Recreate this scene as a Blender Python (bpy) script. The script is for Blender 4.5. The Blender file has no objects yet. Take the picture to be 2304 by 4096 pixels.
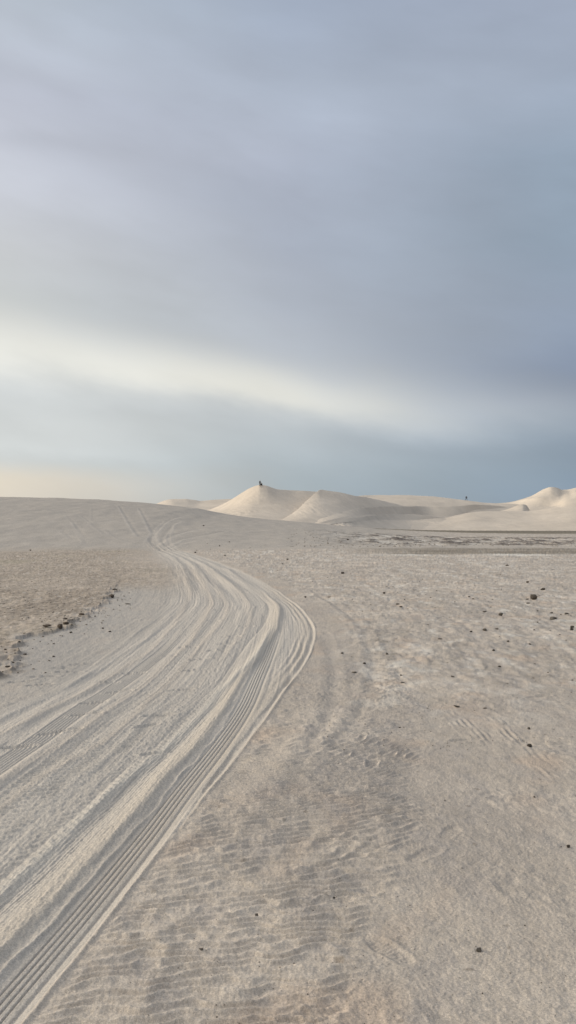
import bpy, bmesh, math, random
import numpy as np
from mathutils import Vector, Matrix

random.seed(7)
rng = np.random.default_rng(11)
R = math.radians
scene = bpy.context.scene
COL = scene.collection

# ------------------------------------------------------------------ camera
F = 3408.0            # focal length in photo pixels (photo 2304 x 4096)
CAM_H = 1.6
HORIZON = 2100.0
PITCH = math.atan((HORIZON - 2048.0) / F)
cam_d = bpy.data.cameras.new("camera")
cam_d.sensor_fit = 'VERTICAL'
cam_d.sensor_height = 36.0
cam_d.lens = F / 4096.0 * 36.0
cam_d.clip_start = 0.05
cam_d.clip_end = 20000
cam = bpy.data.objects.new("camera", cam_d)
cam.location = (0, 0, CAM_H)
cam.rotation_euler = (math.pi / 2 + PITCH, 0, 0)
COL.objects.link(cam)
scene.camera = cam

def ray(px, py):
    """slope of the sight line: X per metre of Y, and Z per metre of Y"""
    r = (np.asarray(px, float) - 1152.0) / F
    v = (2048.0 - np.asarray(py, float)) / F
    fy = math.cos(PITCH) - v * math.sin(PITCH)
    fz = math.sin(PITCH) + v * math.cos(PITCH)
    return r / fy, fz / fy

def on_plane(px, py):
    a, b = ray(px, py)
    Y = -CAM_H / b
    return a * Y, Y

def at_depth(px, py, Y):
    a, b = ray(px, py)
    return a * Y, np.asarray(Y, float) + 0 * a, CAM_H + b * Y

# ------------------------------------------------------------------ noise
_ang = rng.random(4096) * 2 * np.pi
_GX, _GY = np.cos(_ang).astype(np.float32), np.sin(_ang).astype(np.float32)

def _hash(ix, iy, seed):
    h = (ix.astype(np.uint32) * np.uint32(374761393) + iy.astype(np.uint32) * np.uint32(668265263)
         + np.uint32(seed * 974711 + 12345))
    h = (h ^ (h >> np.uint32(13))) * np.uint32(1274126177)
    return ((h ^ (h >> np.uint32(16))) & np.uint32(4095)).astype(np.int32)

def noise(x, y, seed=0):
    x = np.asarray(x, np.float64); y = np.asarray(y, np.float64)
    x0 = np.floor(x); y0 = np.floor(y)
    fx = (x - x0).astype(np.float32); fy = (y - y0).astype(np.float32)
    ix = x0.astype(np.int64); iy = y0.astype(np.int64)
    sx = fx * fx * fx * (fx * (fx * 6 - 15) + 10)
    sy = fy * fy * fy * (fy * (fy * 6 - 15) + 10)
    def g(dx, dy):
        k = _hash(ix + dx, iy + dy, seed)
        return _GX[k] * (fx - dx) + _GY[k] * (fy - dy)
    a = g(0, 0); b = g(1, 0); c = g(0, 1); d = g(1, 1)
    t = a + sx * (b - a)
    return (t + sy * (c + sx * (d - c) - t)) * 1.5      # about -1..1

def fbm(x, y, seed=0, octv=3, gain=.5):
    s = 0; a = 1.0; f = 1.0
    for k in range(octv):
        s = s + a * noise(x * f, y * f, seed + 17 * k)
        a *= gain; f *= 2.03
    return s

def sstep(a, b, x):
    t = np.clip((x - a) / (b - a), 0, 1)
    return t * t * (3 - 2 * t)

def bump(x, w):
    return np.exp(-(x / w) ** 2)

# ------------------------------------------------------------------ curves X(Y) on the plain
LG = np.linspace(math.log(0.8), math.log(130), 1400)

class Curve:
    def __init__(self, pts, smooth=14, world=False):
        p = np.array(pts, float)
        if not world:
            X, Y = on_plane(p[:, 0], p[:, 1])
        else:
            X, Y = p[:, 0], p[:, 1]
        o = np.argsort(Y); X = X[o]; Y = Y[o]
        self.y0, self.y1 = Y[0], Y[-1]
        g = np.exp(LG)
        x = np.interp(g, Y, X)
        k = min(4, len(Y)) - 1
        sl = (X[k] - X[0]) / (Y[k] - Y[0])
        x = np.where(g < Y[0], X[0] + sl * (g - Y[0]), x)
        sl2 = (X[-1] - X[-2]) / (Y[-1] - Y[-2])
        x = np.where(g > Y[-1], X[-1] + sl2 * (g - Y[-1]), x)
        n = smooth * 3
        ker = np.exp(-(np.arange(-n, n + 1) / smooth) ** 2); ker /= ker.sum()
        xp = np.concatenate([np.full(n, x[0]), x, np.full(n, x[-1])])
        self.x = np.convolve(xp, ker, 'valid')
        self.g = g
        self.s = np.gradient(self.x, g)
    def u(self, X, Y):
        xc = np.interp(Y, self.g, self.x)
        sl = np.interp(Y, self.g, self.s)
        return (X - xc) / np.sqrt(1 + sl * sl)
    def win(self, Y, near=0.0, far=None, soft=.18):
        """1 inside the curve's own length, fading at its far end (and near end when it starts in view)"""
        l = np.log(Y)
        far = self.y1 if far is None else far
        w = 1 - sstep(math.log(far) - soft, math.log(far) + soft, l)
        if near > 0:
            w = w * sstep(math.log(near) - soft, math.log(near) + soft, l)
        return w

TREAD = Curve([(0, 4027), (375, 3596), (626, 3300), (935, 2900), (995, 2800), (1104, 2541), (1112, 2490)])
CREST = Curve([(0, 3789), (103, 3696), (248, 3544), (414, 3378), (559, 3237), (642, 3131), (724, 3043), (835, 2927), (942, 2749),
               (1008, 2655), (1069, 2577), (1107, 2511), (1113, 2471), (1118, 2432), (1096, 2399), (1069, 2382), (1025, 2333), (954, 2274)])
RUT = Curve([(0, 3600), (83, 3540), (393, 3258), (468, 3208), (542, 3115), (669, 3004), (752, 2927), (824, 2850), (862, 2817), (886, 2776), (950, 2700)])
STRIP = Curve([(17, 3544), (186, 3407), (331, 3266), (465, 3153), (559, 3076), (669, 2982), (752, 2905), (835, 2833), (853, 2787), (975, 2677), (1030, 2616), (1075, 2540)])
LUGS = Curve([(21, 3490), (166, 3366), (331, 3241), (410, 3159), (531, 3048), (631, 2971), (730, 2872), (793, 2809), (886, 2721), (931, 2649),
              (980, 2583), (1030, 2528), (1063, 2487), (1080, 2443), (1069, 2410), (1000, 2350), (930, 2300)])
EDGE = Curve([(76, 4096), (476, 3596), (600, 3440), (730, 3300), (807, 3197), (895, 3098), (1000, 2949), (1046, 2892), (1160, 2728), (1190, 2704), (1245, 2610),
              (1262, 2544), (1259, 2500), (1240, 2482), (1212, 2438), (1173, 2405), (1140, 2382), (1080, 2345), (980, 2290), (860, 2245), (740, 2205), (680, 2185)])
K1 = Curve([(0, 3138), (138, 3052), (241, 2986), (345, 2910), (431, 2848), (500, 2797), (572, 2748), (655, 2666), (721, 2610), (776, 2544),
            (820, 2471), (853, 2421), (853, 2399), (831, 2371), (809, 2316), (770, 2270)])
K2 = Curve([(0, 3245), (172, 3110), (310, 3038), (414, 2969), (500, 2903), (640, 2760), (740, 2660), (831, 2544), (880, 2490), (911, 2450), (909, 2416), (875, 2349), (831, 2300)])
K3 = Curve([(86, 3290), (207, 3204), (345, 3086), (449, 3014), (560, 2900), (700, 2760), (860, 2610), (940, 2530), (969, 2480), (964, 2450), (942, 2416), (890, 2350), (850, 2305)])
FINE = Curve([(0, 3062), (86, 3003), (172, 2948), (248, 2889), (331, 2831), (414, 2781), (476, 2732), (538, 2690), (583, 2656), (644, 2610), (704, 2555),
              (748, 2480), (798, 2421), (801, 2393), (776, 2349)])
K0 = Curve([(0, 2938), (138, 2879), (199, 2831), (310, 2777), (414, 2723), (517, 2653), (600, 2600), (690, 2510), (740, 2430), (759, 2393), (765, 2360), (737, 2316), (704, 2261)])
KM = Curve([(0, 2875), (207, 2769), (331, 2707), (381, 2686), (435, 2653), (497, 2607), (590, 2550), (660, 2480), (710, 2430), (729, 2399), (715, 2371)])
KN = Curve([(300, 2730), (385, 2661), (447, 2611), (497, 2574), (580, 2500), (640, 2440)])
C7 = Curve([(880, 2640), (980, 2530), (1008, 2471), (997, 2410), (969, 2366), (931, 2338), (850, 2285)])
C8 = Curve([(1040, 2480), (1052, 2440), (1040, 2400), (1000, 2362), (930, 2310), (840, 2260)])
LEFT = Curve([(0, 2860), (207, 2769), (331, 2690), (447, 2611), (497, 2574), (600, 2500), (704, 2420), (715, 2371), (690, 2261), (640, 2215), (600, 2190)])
OLD2 = Curve([(1200, 2340), (1266, 2374), (1336, 2415), (1419, 2485), (1460, 2531), (1465, 2571), (1485, 2633), (1494, 2695), (1473, 2765), (1440, 2840), (1398, 2894), (1350, 2960)])
OLD3 = Curve([(1290, 2530), (1316, 2591), (1336, 2674), (1332, 2757), (1311, 2840), (1285, 2910), (1230, 3020), (1130, 3200)])
BANK = Curve([(-260, 2860), (0, 2690), (50, 2610), (110, 2560), (180, 2540), (260, 2512), (285, 2490), (340, 2470), (390, 2440), (440, 2390), (470, 2340), (490, 2300)], smooth=6)
RIPR = Curve([(1400, 4096), (1500, 3800), (1620, 3300), (1650, 2950), (1640, 2800)])

# ------------------------------------------------------------------ the low hill left of the track
HX = np.array([-400, -200, -120, -80, -50.7, -43.4, -37.6, -31.3, -24, -20.3, -15.5, -10.7, -5.15, -.8, 3.0, 7.66, 15.3, 22, 30, 45])
HP = np.array([None] * 4 + [1995, 1995, 1999, 2005, 2018, 2028, 2040, 2062, 2076, 2083, 2089, 2099, 2115, 2124, 2131, 2136.3], dtype=object)
HH = np.array([3.0, 5.0, 6.0, 6.4] + [CAM_H + (HORIZON - float(p)) / F * 150 for p in HP[4:]])

def hill(X, Y):
    hc = np.interp(X, HX, HH)
    hc = np.maximum(hc, 0)
    y0 = 52 + 30 * sstep(-15, 25, X)
    t = np.clip((Y - y0) / (150 - y0), 0, 1)
    up = np.sin(t * np.pi / 2) ** 1.35
    down = 1 - .75 * sstep(155, 330, Y)
    return hc * up * down

FOOT = [  # px, py, heading (deg from +Y), length, depth
    (986, 2503, 60, .30, .02), (925, 2547, 70, .30, .022), (870, 2599, 70, .29, .02), (798, 2635, 60, .29, .018), (776, 2677, 60, .29, .02),
    (721, 2759, 65, .29, .02), (638, 2859, 70, .28, .018), (345, 2859, 70, .27, .02), (224, 2931, 65, .27, .018), (379, 2810, 65, .27, .018),
    (476, 2765, 65, .27, .02), (538, 2684, 70, .28, .018), (430, 2723, 60, .27, .014), (70, 2985, 70, .27, .018), (270, 2925, 55, .26, .014),
    (590, 2900, 40, .27, .012), (620, 3010, 70, .2, .012), (850, 2480, 70, .3, .016), (880, 2440, 70, .3, .016), (1020, 2430, 65, .33, .016),
    (990, 2395, 65, .35, .016), (965, 2368, 60, .4, .016), (905, 2575, 65, .28, .015), (700, 2620, 70, .28, .014), (752, 2585, 65, .28, .014),
    (160, 2740, 60, .3, .02), (175, 2705, 70, .32, .022), (90, 2728, 75, .3, .016), (275, 2685, 70, .3, .02), (250, 2670, 70, .28, .016), (330, 2655, 70, .3, .016),
    (1420, 3575, 66, .27, .011), (1560, 3800, -35, .25, .010), (1250, 4060, 60, .27, .012), (1470, 3400, 40, .24, .008), (600, 3830, 8, .22, .007),
    (1395, 3190, 60, .26, .010), (1520, 3260, 62, .27, .009), (1490, 3050, 10, .22, .009), (1335, 3360, 55, .26, .010), (1860, 2960, 70, .28, .008),
    (1250, 3480, 60, .27, .011), (1700, 3420, 45, .26, .007), (1800, 3330, 30, .22, .006), (2160, 2790, 62, .3, .012), (1180, 3620, 60, .27, .010), (2000, 3160, 65, .28, .006)]
_fx, _fy = on_plane([f[0] for f in FOOT], [f[1] for f in FOOT])

TRAILS = [  # far wheel lines on the hill and its foot: (px, py) points, half width m, strength
    ([(660, 2186), (622, 2165), (612, 2140), (630, 2115), (674, 2079), (720, 2066)], .30, 1.0),
    ([(640, 2186), (604, 2160), (600, 2135), (618, 2110), (650, 2085)], .28, .8),
    ([(690, 2190), (655, 2170), (650, 2150), (672, 2120), (690, 2100), (720, 2085)], .26, .8),
    ([(700, 2186), (672, 2160), (676, 2130), (690, 2105)], .24, .6),
    ([(615, 2175), (660, 2152), (700, 2137), (760, 2122), (830, 2114), (940, 2112), (1040, 2114)], .34, 1.0),
    ([(640, 2190), (690, 2165), (740, 2148), (800, 2141), (860, 2132), (900, 2128)], .34, .9),
    ([(655, 2195), (705, 2175), (760, 2160), (850, 2150), (930, 2150)], .3, .6),
    ([(560, 2032), (585, 2075), (600, 2105), (618, 2130), (600, 2160)], .3, 1.0),
    ([(478, 2022), (506, 2065), (530, 2105), (560, 2140)], .3, 1.0),
    ([(330, 2060), (380, 2100), (420, 2130)], .25, .5), ([(270, 2060), (310, 2105), (350, 2150)], .25, .4),
    ([(372, 2030), (372, 2080)], .25, .3), ([(300, 2090), (330, 2140), (345, 2165)], .3, .45),
    ([(250, 2120), (290, 2150)], .3, .5), ([(430, 2115), (480, 2150), (560, 2170)], .3, .4),
]

def hit(px, py):
    """where the sight line through a photo pixel meets the ground (hill included)"""
    a, b = ray(px, py)
    t = np.exp(np.linspace(math.log(1.5), math.log(320), 6000))
    z = CAM_H + b * t - hill(a * t, t)
    k = np.argmax(z < 0) if (z < 0).any() else len(t) - 1
    if k == 0: k = 1
    z0, z1 = z[k - 1], z[k]
    w = z0 / (z0 - z1) if z0 != z1 else 0
    Y = t[k - 1] + (t[k] - t[k - 1]) * w
    return a * Y, Y

def poly_dist(X, Y, P):
    d = np.full(X.shape, 1e9)
    sgn = np.zeros(X.shape)
    for (ax, ay), (bx, by) in zip(P[:-1], P[1:]):
        vx, vy = bx - ax, by - ay
        L2 = vx * vx + vy * vy
        t = np.clip(((X - ax) * vx + (Y - ay) * vy) / L2, 0, 1)
        qx, qy = X - ax - t * vx, Y - ay - t * vy
        q = np.sqrt(qx * qx + qy * qy)
        m = q < d
        d = np.where(m, q, d)
        sgn = np.where(m, np.sign(qx * vy - qy * vx), sgn)
    return d * sgn

_trails = []
for pts, w, st in TRAILS:
    xs = np.interp(np.linspace(0, 1, 28), np.linspace(0, 1, len(pts)), [p[0] for p in pts])
    ys = np.interp(np.linspace(0, 1, 28), np.linspace(0, 1, len(pts)), [p[1] for p in pts])
    for _ in range(2):
        xs[1:-1] = (xs[:-2] + xs[1:-1] * 2 + xs[2:]) / 4; ys[1:-1] = (ys[:-2] + ys[1:-1] * 2 + ys[2:]) / 4
    _trails.append(([hit(a, b) for a, b in zip(xs, ys)], w, st))

def mixc(c, col, m):
    return c + (np.array(col, np.float32) - c) * np.clip(m, 0, 1)[..., None]

SAND = (.444, .385, .318)
PALE = (.530, .458, .375)
ROADC = (.50, .452, .388)
CRUST = (.33, .272, .212)
GRAVEL = (.410, .365, .310)
OLIVE = (.190, .160, .120)
SALT = (.62, .575, .50)
UMBER = (.20, .165, .13)

def terrain(X, Y):
    """height and base colour of the ground for arrays of world positions (Y > 0.8)"""
    X = np.asarray(X, np.float64); Y = np.asarray(Y, np.float64)
    Ys = np.maximum(Y, .8)
    lod = lambda size: 1 - sstep(700 * size, 1700 * size, Ys)      # fade detail far smaller than a pixel there
    h = hill(X, Ys) + .02 * fbm(X * .35, Ys * .35, 3, 2) + .22 * noise(X * .035, Ys * .03, 5) * sstep(25, 60, Ys) * (1 - sstep(12, 30, X) * .7)
    # ---- masks
    uL, uE = LEFT.u(X, Ys), EDGE.u(X, Ys)
    wob = .05 * noise(X * 1.2, Ys * .6, 8)
    near = np.clip(Ys / 12, .5, 3)
    road = sstep(-.25 * near, .12 * near, uL + wob) * (1 - sstep(-.02 * near, .03 * near, uE)) * (1 - sstep(58, 72, Ys))
    off = 1 - road
    v = uL / np.maximum(np.abs(uL - uE), .3)
    width = np.maximum(np.abs(uL - uE), .3)
    bankn = .22 * fbm(X * 1.1, Ys * .8, 21, 3) + .12 * noise(X * 4, Ys * 3, 24) + .045 * fbm(X * 10, Ys * 6, 25, 2)
    uB = BANK.u(X, Ys) + bankn
    crust = (1 - sstep(-.03, .03, uB)) * sstep(7.0, 8.5, Ys) * (1 - sstep(19.5, 25, Ys))
    crustfar = (1 - sstep(-2.5, 2.0, X + .16 * Ys + 1.5 * noise(X * .15, Ys * .06, 26))) * sstep(17, 23, Ys) * (1 - sstep(50, 60, Ys + 3 * noise(X * .1, Ys * .1, 29)))
    hillm = sstep(50, 60, Ys + 4 * noise(X * .08, Ys * .08, 30)) * (1 - sstep(8, 26, X))
    right = sstep(.1, .9, uE) * (1 - hillm)
    # ---- colour
    C = np.empty(X.shape + (3,), np.float32); C[:] = SAND
    mot = fbm(X * .55, Ys * .42, 40, 3)
    C = mixc(C, PALE, sstep(-.05, .5, mot) * .85 * off)
    C = mixc(C, (.475, .372, .283), sstep(.15, .8, fbm(X * 1.6 + 9, Ys * 1.3, 46, 2)) * .6 * off)
    C = mixc(C, (.385, .335, .284), sstep(0, .7, fbm(X * .8 + 5, Ys * .5, 43, 3)) * .45 * off)
    C = mixc(C, (.39, .345, .30), sstep(.1, .7, fbm(X * 3.1, Ys * 2.4, 47, 3, .6)) * .5 * off)
    C = mixc(C, ROADC, road * .9)
    C = mixc(C, GRAVEL, hillm)
    crustc = (1 - sstep(-.30, .22, uB + .30 * fbm(X * 2.2, Ys * 1.2, 27, 3, .6))) * sstep(7.0, 8.5, Ys) * (1 - sstep(19.5, 25, Ys))
    C = mixc(C, CRUST, np.maximum(crustc, .75 * crustfar))
    # crust: flecks of pale flaking skin and dark gaps, stretched by wind
    ck = fbm(X * 5, Ys * 3.2, 50, 3, .6)
    cm = np.maximum(crustc, .8 * crustfar)
    C = mixc(C, SALT, sstep(.4, 1.0, ck) * cm * .5)
    C = mixc(C, UMBER, sstep(.35, 1.0, -ck + .6 * noise(X * .5, Ys * .25, 51)) * cm * .6)
    C = mixc(C, (.43, .36, .285), sstep(-.1, .6, noise(X * .4 + 3, Ys * .3, 52)) * cm * .7)
    cf = fbm(X * 11, Ys * 4.5, 55, 2, .7) * lod(.06) + .6 * noise(X * 3.2, Ys * .9, 57)
    C = C * (1 + .36 * np.clip(cf, -1.2, 1.2) * cm)[..., None]
    C = mixc(C, (.30, .265, .185), sstep(.2, .8, noise(X * .3, Ys * .2, 53)) * cm * .5)
    # right-hand pan: salt patches, flaking, damp olive strips
    fl = fbm(X * 2.6, Ys * 1.5, 60, 4, .6)
    rm = right * sstep(5, 11, Ys)
    C = mixc(C, SALT, sstep(.15, .9, fl + .45 * noise(X * .3, Ys * .14, 61)) * rm * .65)
    C = mixc(C, (.29, .25, .205), sstep(.3, 1.1, -fl + .35 * noise(X * .25, Ys * .12, 62)) * rm * .6)
    edge_n = 4.0 * noise(X * .05, 3.3, 70) + 1.2 * noise(X * .3, 8.1, 71)
    xr = sstep(2, 9, X)
    b1 = sstep(46.5, 47.6, Ys + .25 * edge_n) * (1 - sstep(54, 58.5, Ys + edge_n)) * xr
    C = mixc(C, OLIVE, b1 * (.72 + .3 * noise(X * .25, Ys * .5, 72)))
    sa = sstep(44.4, 45.4, Ys + .25 * edge_n + .2 * noise(X, Ys, 73)) * (1 - sstep(46.6, 47.4, Ys + .25 * edge_n)) * xr
    C = mixc(C, SALT, sa * sstep(-.5, .2, noise(X * .22, 1.7, 74)) * .9)
    b2 = sstep(60, 66, Ys) * (1 - sstep(95, 112, Ys)) * sstep(0, 10, X)
    sp = fbm(X * .5, Ys * .22, 76, 4, .7)
    C = mixc(C, (.12, .10, .085), sstep(.1, .6, sp) * b2 * .95)
    C = mixc(C, SALT, sstep(.2, .8, -sp) * b2 * .7)
    b3 = sstep(130, 165, Ys + 10 * noise(X * .02, Ys * .02, 78)) * sstep(5, 20, X)
    C = mixc(C, (.185, .158, .115), b3 * .97)
    # fine stones and flecks
    fk = noise(X * 22, Ys * 15, 80) * lod(.02) + noise(X * 9, Ys * 6, 81) * lod(.06) * .8
    C = C * (1 + .07 * fk * (off * .9 + .1))[..., None]
    C = mixc(C, UMBER, sstep(.95, 1.25, fk + .15 * mot) * off * .55)
    # ---- relief : road
    drift = sstep(-.1, .3, uB) * (1 - sstep(-.1, .1, uL)) * sstep(5, 7, Ys) * (1 - sstep(19, 24, Ys))
    C = mixc(C, (.445, .41, .358), drift * .55)
    hpre = h.copy()
    uT = TREAD.u(X, Ys); uF = FINE.u(X, Ys)
    keep = 1 - .9 * np.maximum(sstep(-.12, -.09, uT) * (1 - sstep(.10, .13, uT)) * TREAD.win(Ys, far=12.6),
                               sstep(-.12, -.10, uF) * (1 - sstep(.10, .13, uF)) * FINE.win(Ys, far=12))
    st = noise(v * width * 9, Ys * .22, 90) * .009 + noise(v * width * 22, Ys * .35, 91) * .0045 * lod(.05) + noise(v * width * 3.2, Ys * .12, 92) * .010
    st = st + noise(v * width * 45, Ys * .5, 95) * .0035 * lod(.03)
    st = st * (1 + Ys / 30) * keep
    h = h + (road + .45 * drift) * st - .015 * road + drift * .006 * fbm(X * 3.5, Ys * 1.6, 97, 3)
    C = C * (1 + road * (.05 * noise(v * width * 7, Ys * .2, 93) + .04 * noise(v * width * 19, Ys * .3, 94)))[..., None]
    clear = np.zeros_like(h)          # where a fresh tyre has wiped out older marks
    # right-most ribbed tyre
    u = TREAD.u(X, Ys); w = TREAD.win(Ys, far=12.6)
    box = sstep(-.10, -.075, u) * (1 - sstep(.075, .10, u)) * w
    h = h * 1.0 - .012 * box
    g = (.5 + .5 * np.cos(2 * np.pi * (u + .052) / .027)) ** 5 * sstep(-.066, -.06, u) * (1 - sstep(.04, .046, u))
    h = h - .017 * g * w
    h = h - .013 * bump(u - .068, .008) * w
    h = h + .016 * bump(u - .118, .013) * w * (1 - sstep(5, 7, Ys)) + .006 * bump(u + .115, .02) * w
    # big soft crest between the wheels
    u = CREST.u(X, Ys); w = CREST.win(Ys, far=19.5)
    wid = 1 + .5 * sstep(11, 15, Ys)
    uu = u + .012 * noise(X * 3, Ys * 1.1, 101)
    cr = np.where(uu < 0, np.exp(-(uu / (.105 * wid)) ** 2), np.exp(-(uu / (.036 * wid)) ** 2))
    h = h + (.042 + .02 * sstep(10, 15, Ys)) * cr * w
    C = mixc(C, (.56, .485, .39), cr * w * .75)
    h = h + .0035 * noise(u * 60, Ys * .5, 102) * bump(u + .06, .07) * w
    sh = sstep(.02, .05, uu) * (1 - sstep(.09, .12, uu)) * w            # crumbled slope on its right side
    h = h + .006 * noise(X * 16, Ys * 22, 103) * sh * lod(.04) - .006 * sh
    h = h + .016 * bump(u - .088 - .015 * noise(Ys * 3, 0 * Ys, 104), .012) * w * (1 - sstep(6, 8.5, Ys))
    # grooved rut
    u = RUT.u(X, Ys); w = RUT.win(Ys, far=8.6)
    h = h - .034 * bump(u, .085) * w
    h = h - .0075 * (.5 + .5 * np.cos(2 * np.pi * u / .021)) ** 1.5 * bump(u - .02, .09) * w * (.6 + .8 * sstep(-.2, .6, noise(u * 30, Ys * 1.2, 108)))
    # pale strip
    u = STRIP.u(X, Ys); w = STRIP.win(Ys, far=12.5)
    us = u + .008 * noise(X * 2, Ys * 1.3, 110)
    h = h + .030 * np.where(us < 0, np.exp(-(us / .055) ** 2), np.exp(-(us / .035) ** 2)) * w
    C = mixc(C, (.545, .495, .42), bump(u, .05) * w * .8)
    # lugged tyre
    u = LUGS.u(X, Ys); w = LUGS.win(Ys, far=20)
    wl = 1 + sstep(9, 14, Ys) * .3
    env = bump(u, .075 * wl) ** 1.0 * w
    jit = .35 * noise(X * 9, Ys * 9, 120)
    lug = np.sin(2 * np.pi * (Ys / .075 + np.abs(u) * 9 + jit))
    h = h + (.0085 * np.clip(lug * 1.6, -1, 1) * bump(np.abs(u) - .04, .028) - .015) * env * (1 - .55 * sstep(8, 12, Ys))
    h = h - (.006 * bump(u, .01) + .012 * bump(u + .005, .03) * sstep(8, 11, Ys)) * w
    h = h + .007 * fbm(X * 22, Ys * 17, 122, 2) * bump(u + .10, .10) * w * lod(.05)
    # right edge of the wide track: thin groove with a lip
    u = EDGE.u(X, Ys); w = EDGE.win(Ys, near=3.7, far=22, soft=.12)
    w2 = w * (.35 + .65 * sstep(4.2, 5.5, Ys))
    h = h + (.020 * bump(u - .005, .018) - .022 * bump(u + .035, .022)) * w2 * (1 + .1 * sstep(8, 11, Ys)) * (.55 + .6 * sstep(-.4, .4, noise(X * 2, Ys * .9, 128)))
    far_rib = sstep(7.6, 9.5, Ys) * (1 - sstep(17.5, 21, Ys))
    h = h + .012 * (.35 + .9 * sstep(-.5, .4, noise(X * 1.2, Ys * .5, 129))) * np.cos(2 * np.pi * (u + .005 + .012 * noise(X * 2, Ys * .8, 130)) / .085) * sstep(-.30, -.24, u) * (1 - sstep(.01, .03, u)) * far_rib * w
    wash = sstep(-.42, -.36, u) * (1 - sstep(-.28, -.22, u)) * sstep(8.5, 10, Ys) * (1 - sstep(15, 18, Ys))
    h = h - .012 * wash + .006 * np.sin(2 * np.pi * (Ys / .16 + .4 * noise(X * 6, Ys * 3, 131))) * wash
    mid = sstep(-.22, -.16, u) * (1 - sstep(-.07, -.05, u)) * sstep(5, 6, Ys) * (1 - sstep(11, 14, Ys))
    h = h + .0035 * np.sin(2 * np.pi * (Ys / .07 + .6 * noise(X * 8, Ys * 5, 133))) * mid
    C = mixc(C, (.50, .43, .345), bump(u + .12, .1) * w * .5)
    # left group of wheel marks
    def ridge(cv, hgt, wl, wr, tr, far, near=0.0, seed=0, lip=.12):
        u = cv.u(X, Ys); w = cv.win(Ys, near=near, far=far)
        u = u + .02 * noise(X * 1.5, Ys * .8, seed) + .006 * noise(X * 9, Ys * 5, seed + 1)
        s = 1 + sstep(10, 18, Ys) * .9
        r = np.where(u < 0, np.exp(-(u / (wl * s)) ** 2), np.exp(-(u / (wr * s)) ** 2))
        return u, w, .62 * (hgt * r - tr * bump(u - lip * s, .06 * s)) * w * s ** .5, r
    u, w, d, r = ridge(K1, .026, .07, .03, .026, 30, seed=140)
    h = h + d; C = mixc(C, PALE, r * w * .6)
    bars = sstep(.05, .08, u) * (1 - sstep(.26, .31, u)) * w * (1 - sstep(9, 11.5, Ys))
    h = h + .012 * np.sin(2 * np.pi * (Ys / .066 - u * 6 + .35 * noise(X * 7, Ys * 6, 145))) * bars * (.4 + .9 * sstep(-.4, .5, noise(X * 5, Ys * 3, 146)))
    u, w, d, r = ridge(K2, .016, .05, .03, .016, 26, seed=150, lip=.1)
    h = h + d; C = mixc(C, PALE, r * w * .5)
    bars = sstep(.04, .07, u) * (1 - sstep(.20, .25, u)) * w * (1 - sstep(8.5, 11, Ys))
    h = h + .013 * np.sin(2 * np.pi * (Ys / .072 - u * 6 + .4 * noise(X * 7, Ys * 6, 155))) * bars * (.4 + .9 * sstep(-.4, .5, noise(X * 5, Ys * 3, 156)))
    h = h + .008 * fbm(X * 13, Ys * 9, 157, 2) * bump(u + .09, .06) * w * lod(.05)
    u, w, d, r = ridge(K3, .014, .04, .03, .012, 24, seed=160, lip=.08)
    h = h + d
    h = h + .005 * fbm(X * 16, Ys * 11, 165, 2) * sstep(.03, .08, u) * (1 - sstep(.2, .3, u)) * w * lod(.06)
    u = FINE.u(X, Ys); w = FINE.win(Ys, far=12)
    bx = sstep(-.10, -.08, u) * (1 - sstep(.10, .12, u)) * w
    h = h - .008 * bx - .014 * (.5 + .5 * np.cos(2 * np.pi * u / .028)) ** 2 * bx
    h = h + .014 * bump(u - .15, .04) * w * (1 - sstep(8, 10, Ys))
    u, w, d, r = ridge(FINE, .016, .06, .04, .016, 22, near=10.5, seed=170)
    h = h + d
    u, w, d, r = ridge(K0, .022, .05, .03, .02, 26, seed=180, lip=.1)
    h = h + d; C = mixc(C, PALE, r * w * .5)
    h = h + keep * .008 * fbm(X * 12, Ys * 8, 185, 2) * sstep(.12, .16, u) * (1 - sstep(.26, .34, u)) * w * lod(.06)
    u, w, d, r = ridge(KM, .020, .05, .03, .02, 19.5, seed=190, lip=.1)
    h = h + d
    u, w, d, r = ridge(KN, .018, .06, .04, .016, 15, seed=200)
    h = h + d
    u, w, d, r = ridge(C7, .018, .06, .035, .022, 28, near=10.5, seed=210)
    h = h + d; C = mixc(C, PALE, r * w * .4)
    u, w, d, r = ridge(C8, .020, .06, .035, .024, 32, near=14, seed=220)
    h = h + d
    for k, f in enumerate((.18, .4, .62, .82)):                        # the bundle of wheel lines beyond the bend
        uu = (v - f - .05 * noise(Ys * .06, 0 * Ys + k, 230 + k)) * width
        wf = sstep(19, 24, Ys) * (1 - sstep(55, 66, Ys))
        h = h + (.035 * bump(uu, .12) - .035 * bump(uu - .25, .14)) * wf * road
    h = hpre + .47 * (h - hpre)
    h = h + road * keep * (.0022 * fbm(X * 26, Ys * 17, 236, 2) * lod(.04) + .002 * fbm(X * 9, Ys * 5, 238, 2) * lod(.1) + .0016 * noise(X * 55, Ys * 42, 239) * lod(.02))
    # ---- relief : off the road
    ripm = (1 - sstep(-.10, .10, RIPR.u(X, Ys) + .12 * noise(X * 2, Ys * 1.2, 240))) * sstep(.02, .10, uE) * (1 - sstep(7.5, 10.5, Ys))
    C = C * (1 + .05 * ripm)[..., None]
    lane = bump(OLD3.u(X, Ys) + .22 + .05 * noise(X * 3, Ys, 243), .10) * sstep(4.2, 5, Ys) * (1 - sstep(6.5, 7.5, Ys))
    patch = .85 + .25 * sstep(-.45, .5, noise(X * 2.1, Ys * 1.5, 241)) * (.7 + .3 * sstep(-.7, .2, noise(X * 5, Ys * 3.4, 242)))
    ripm = ripm * patch * (1 - .8 * lane)
    wx = .050 * noise(X * 5, Ys * 5, 244) + .020 * noise(X * 12, Ys * 11, 245)
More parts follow.
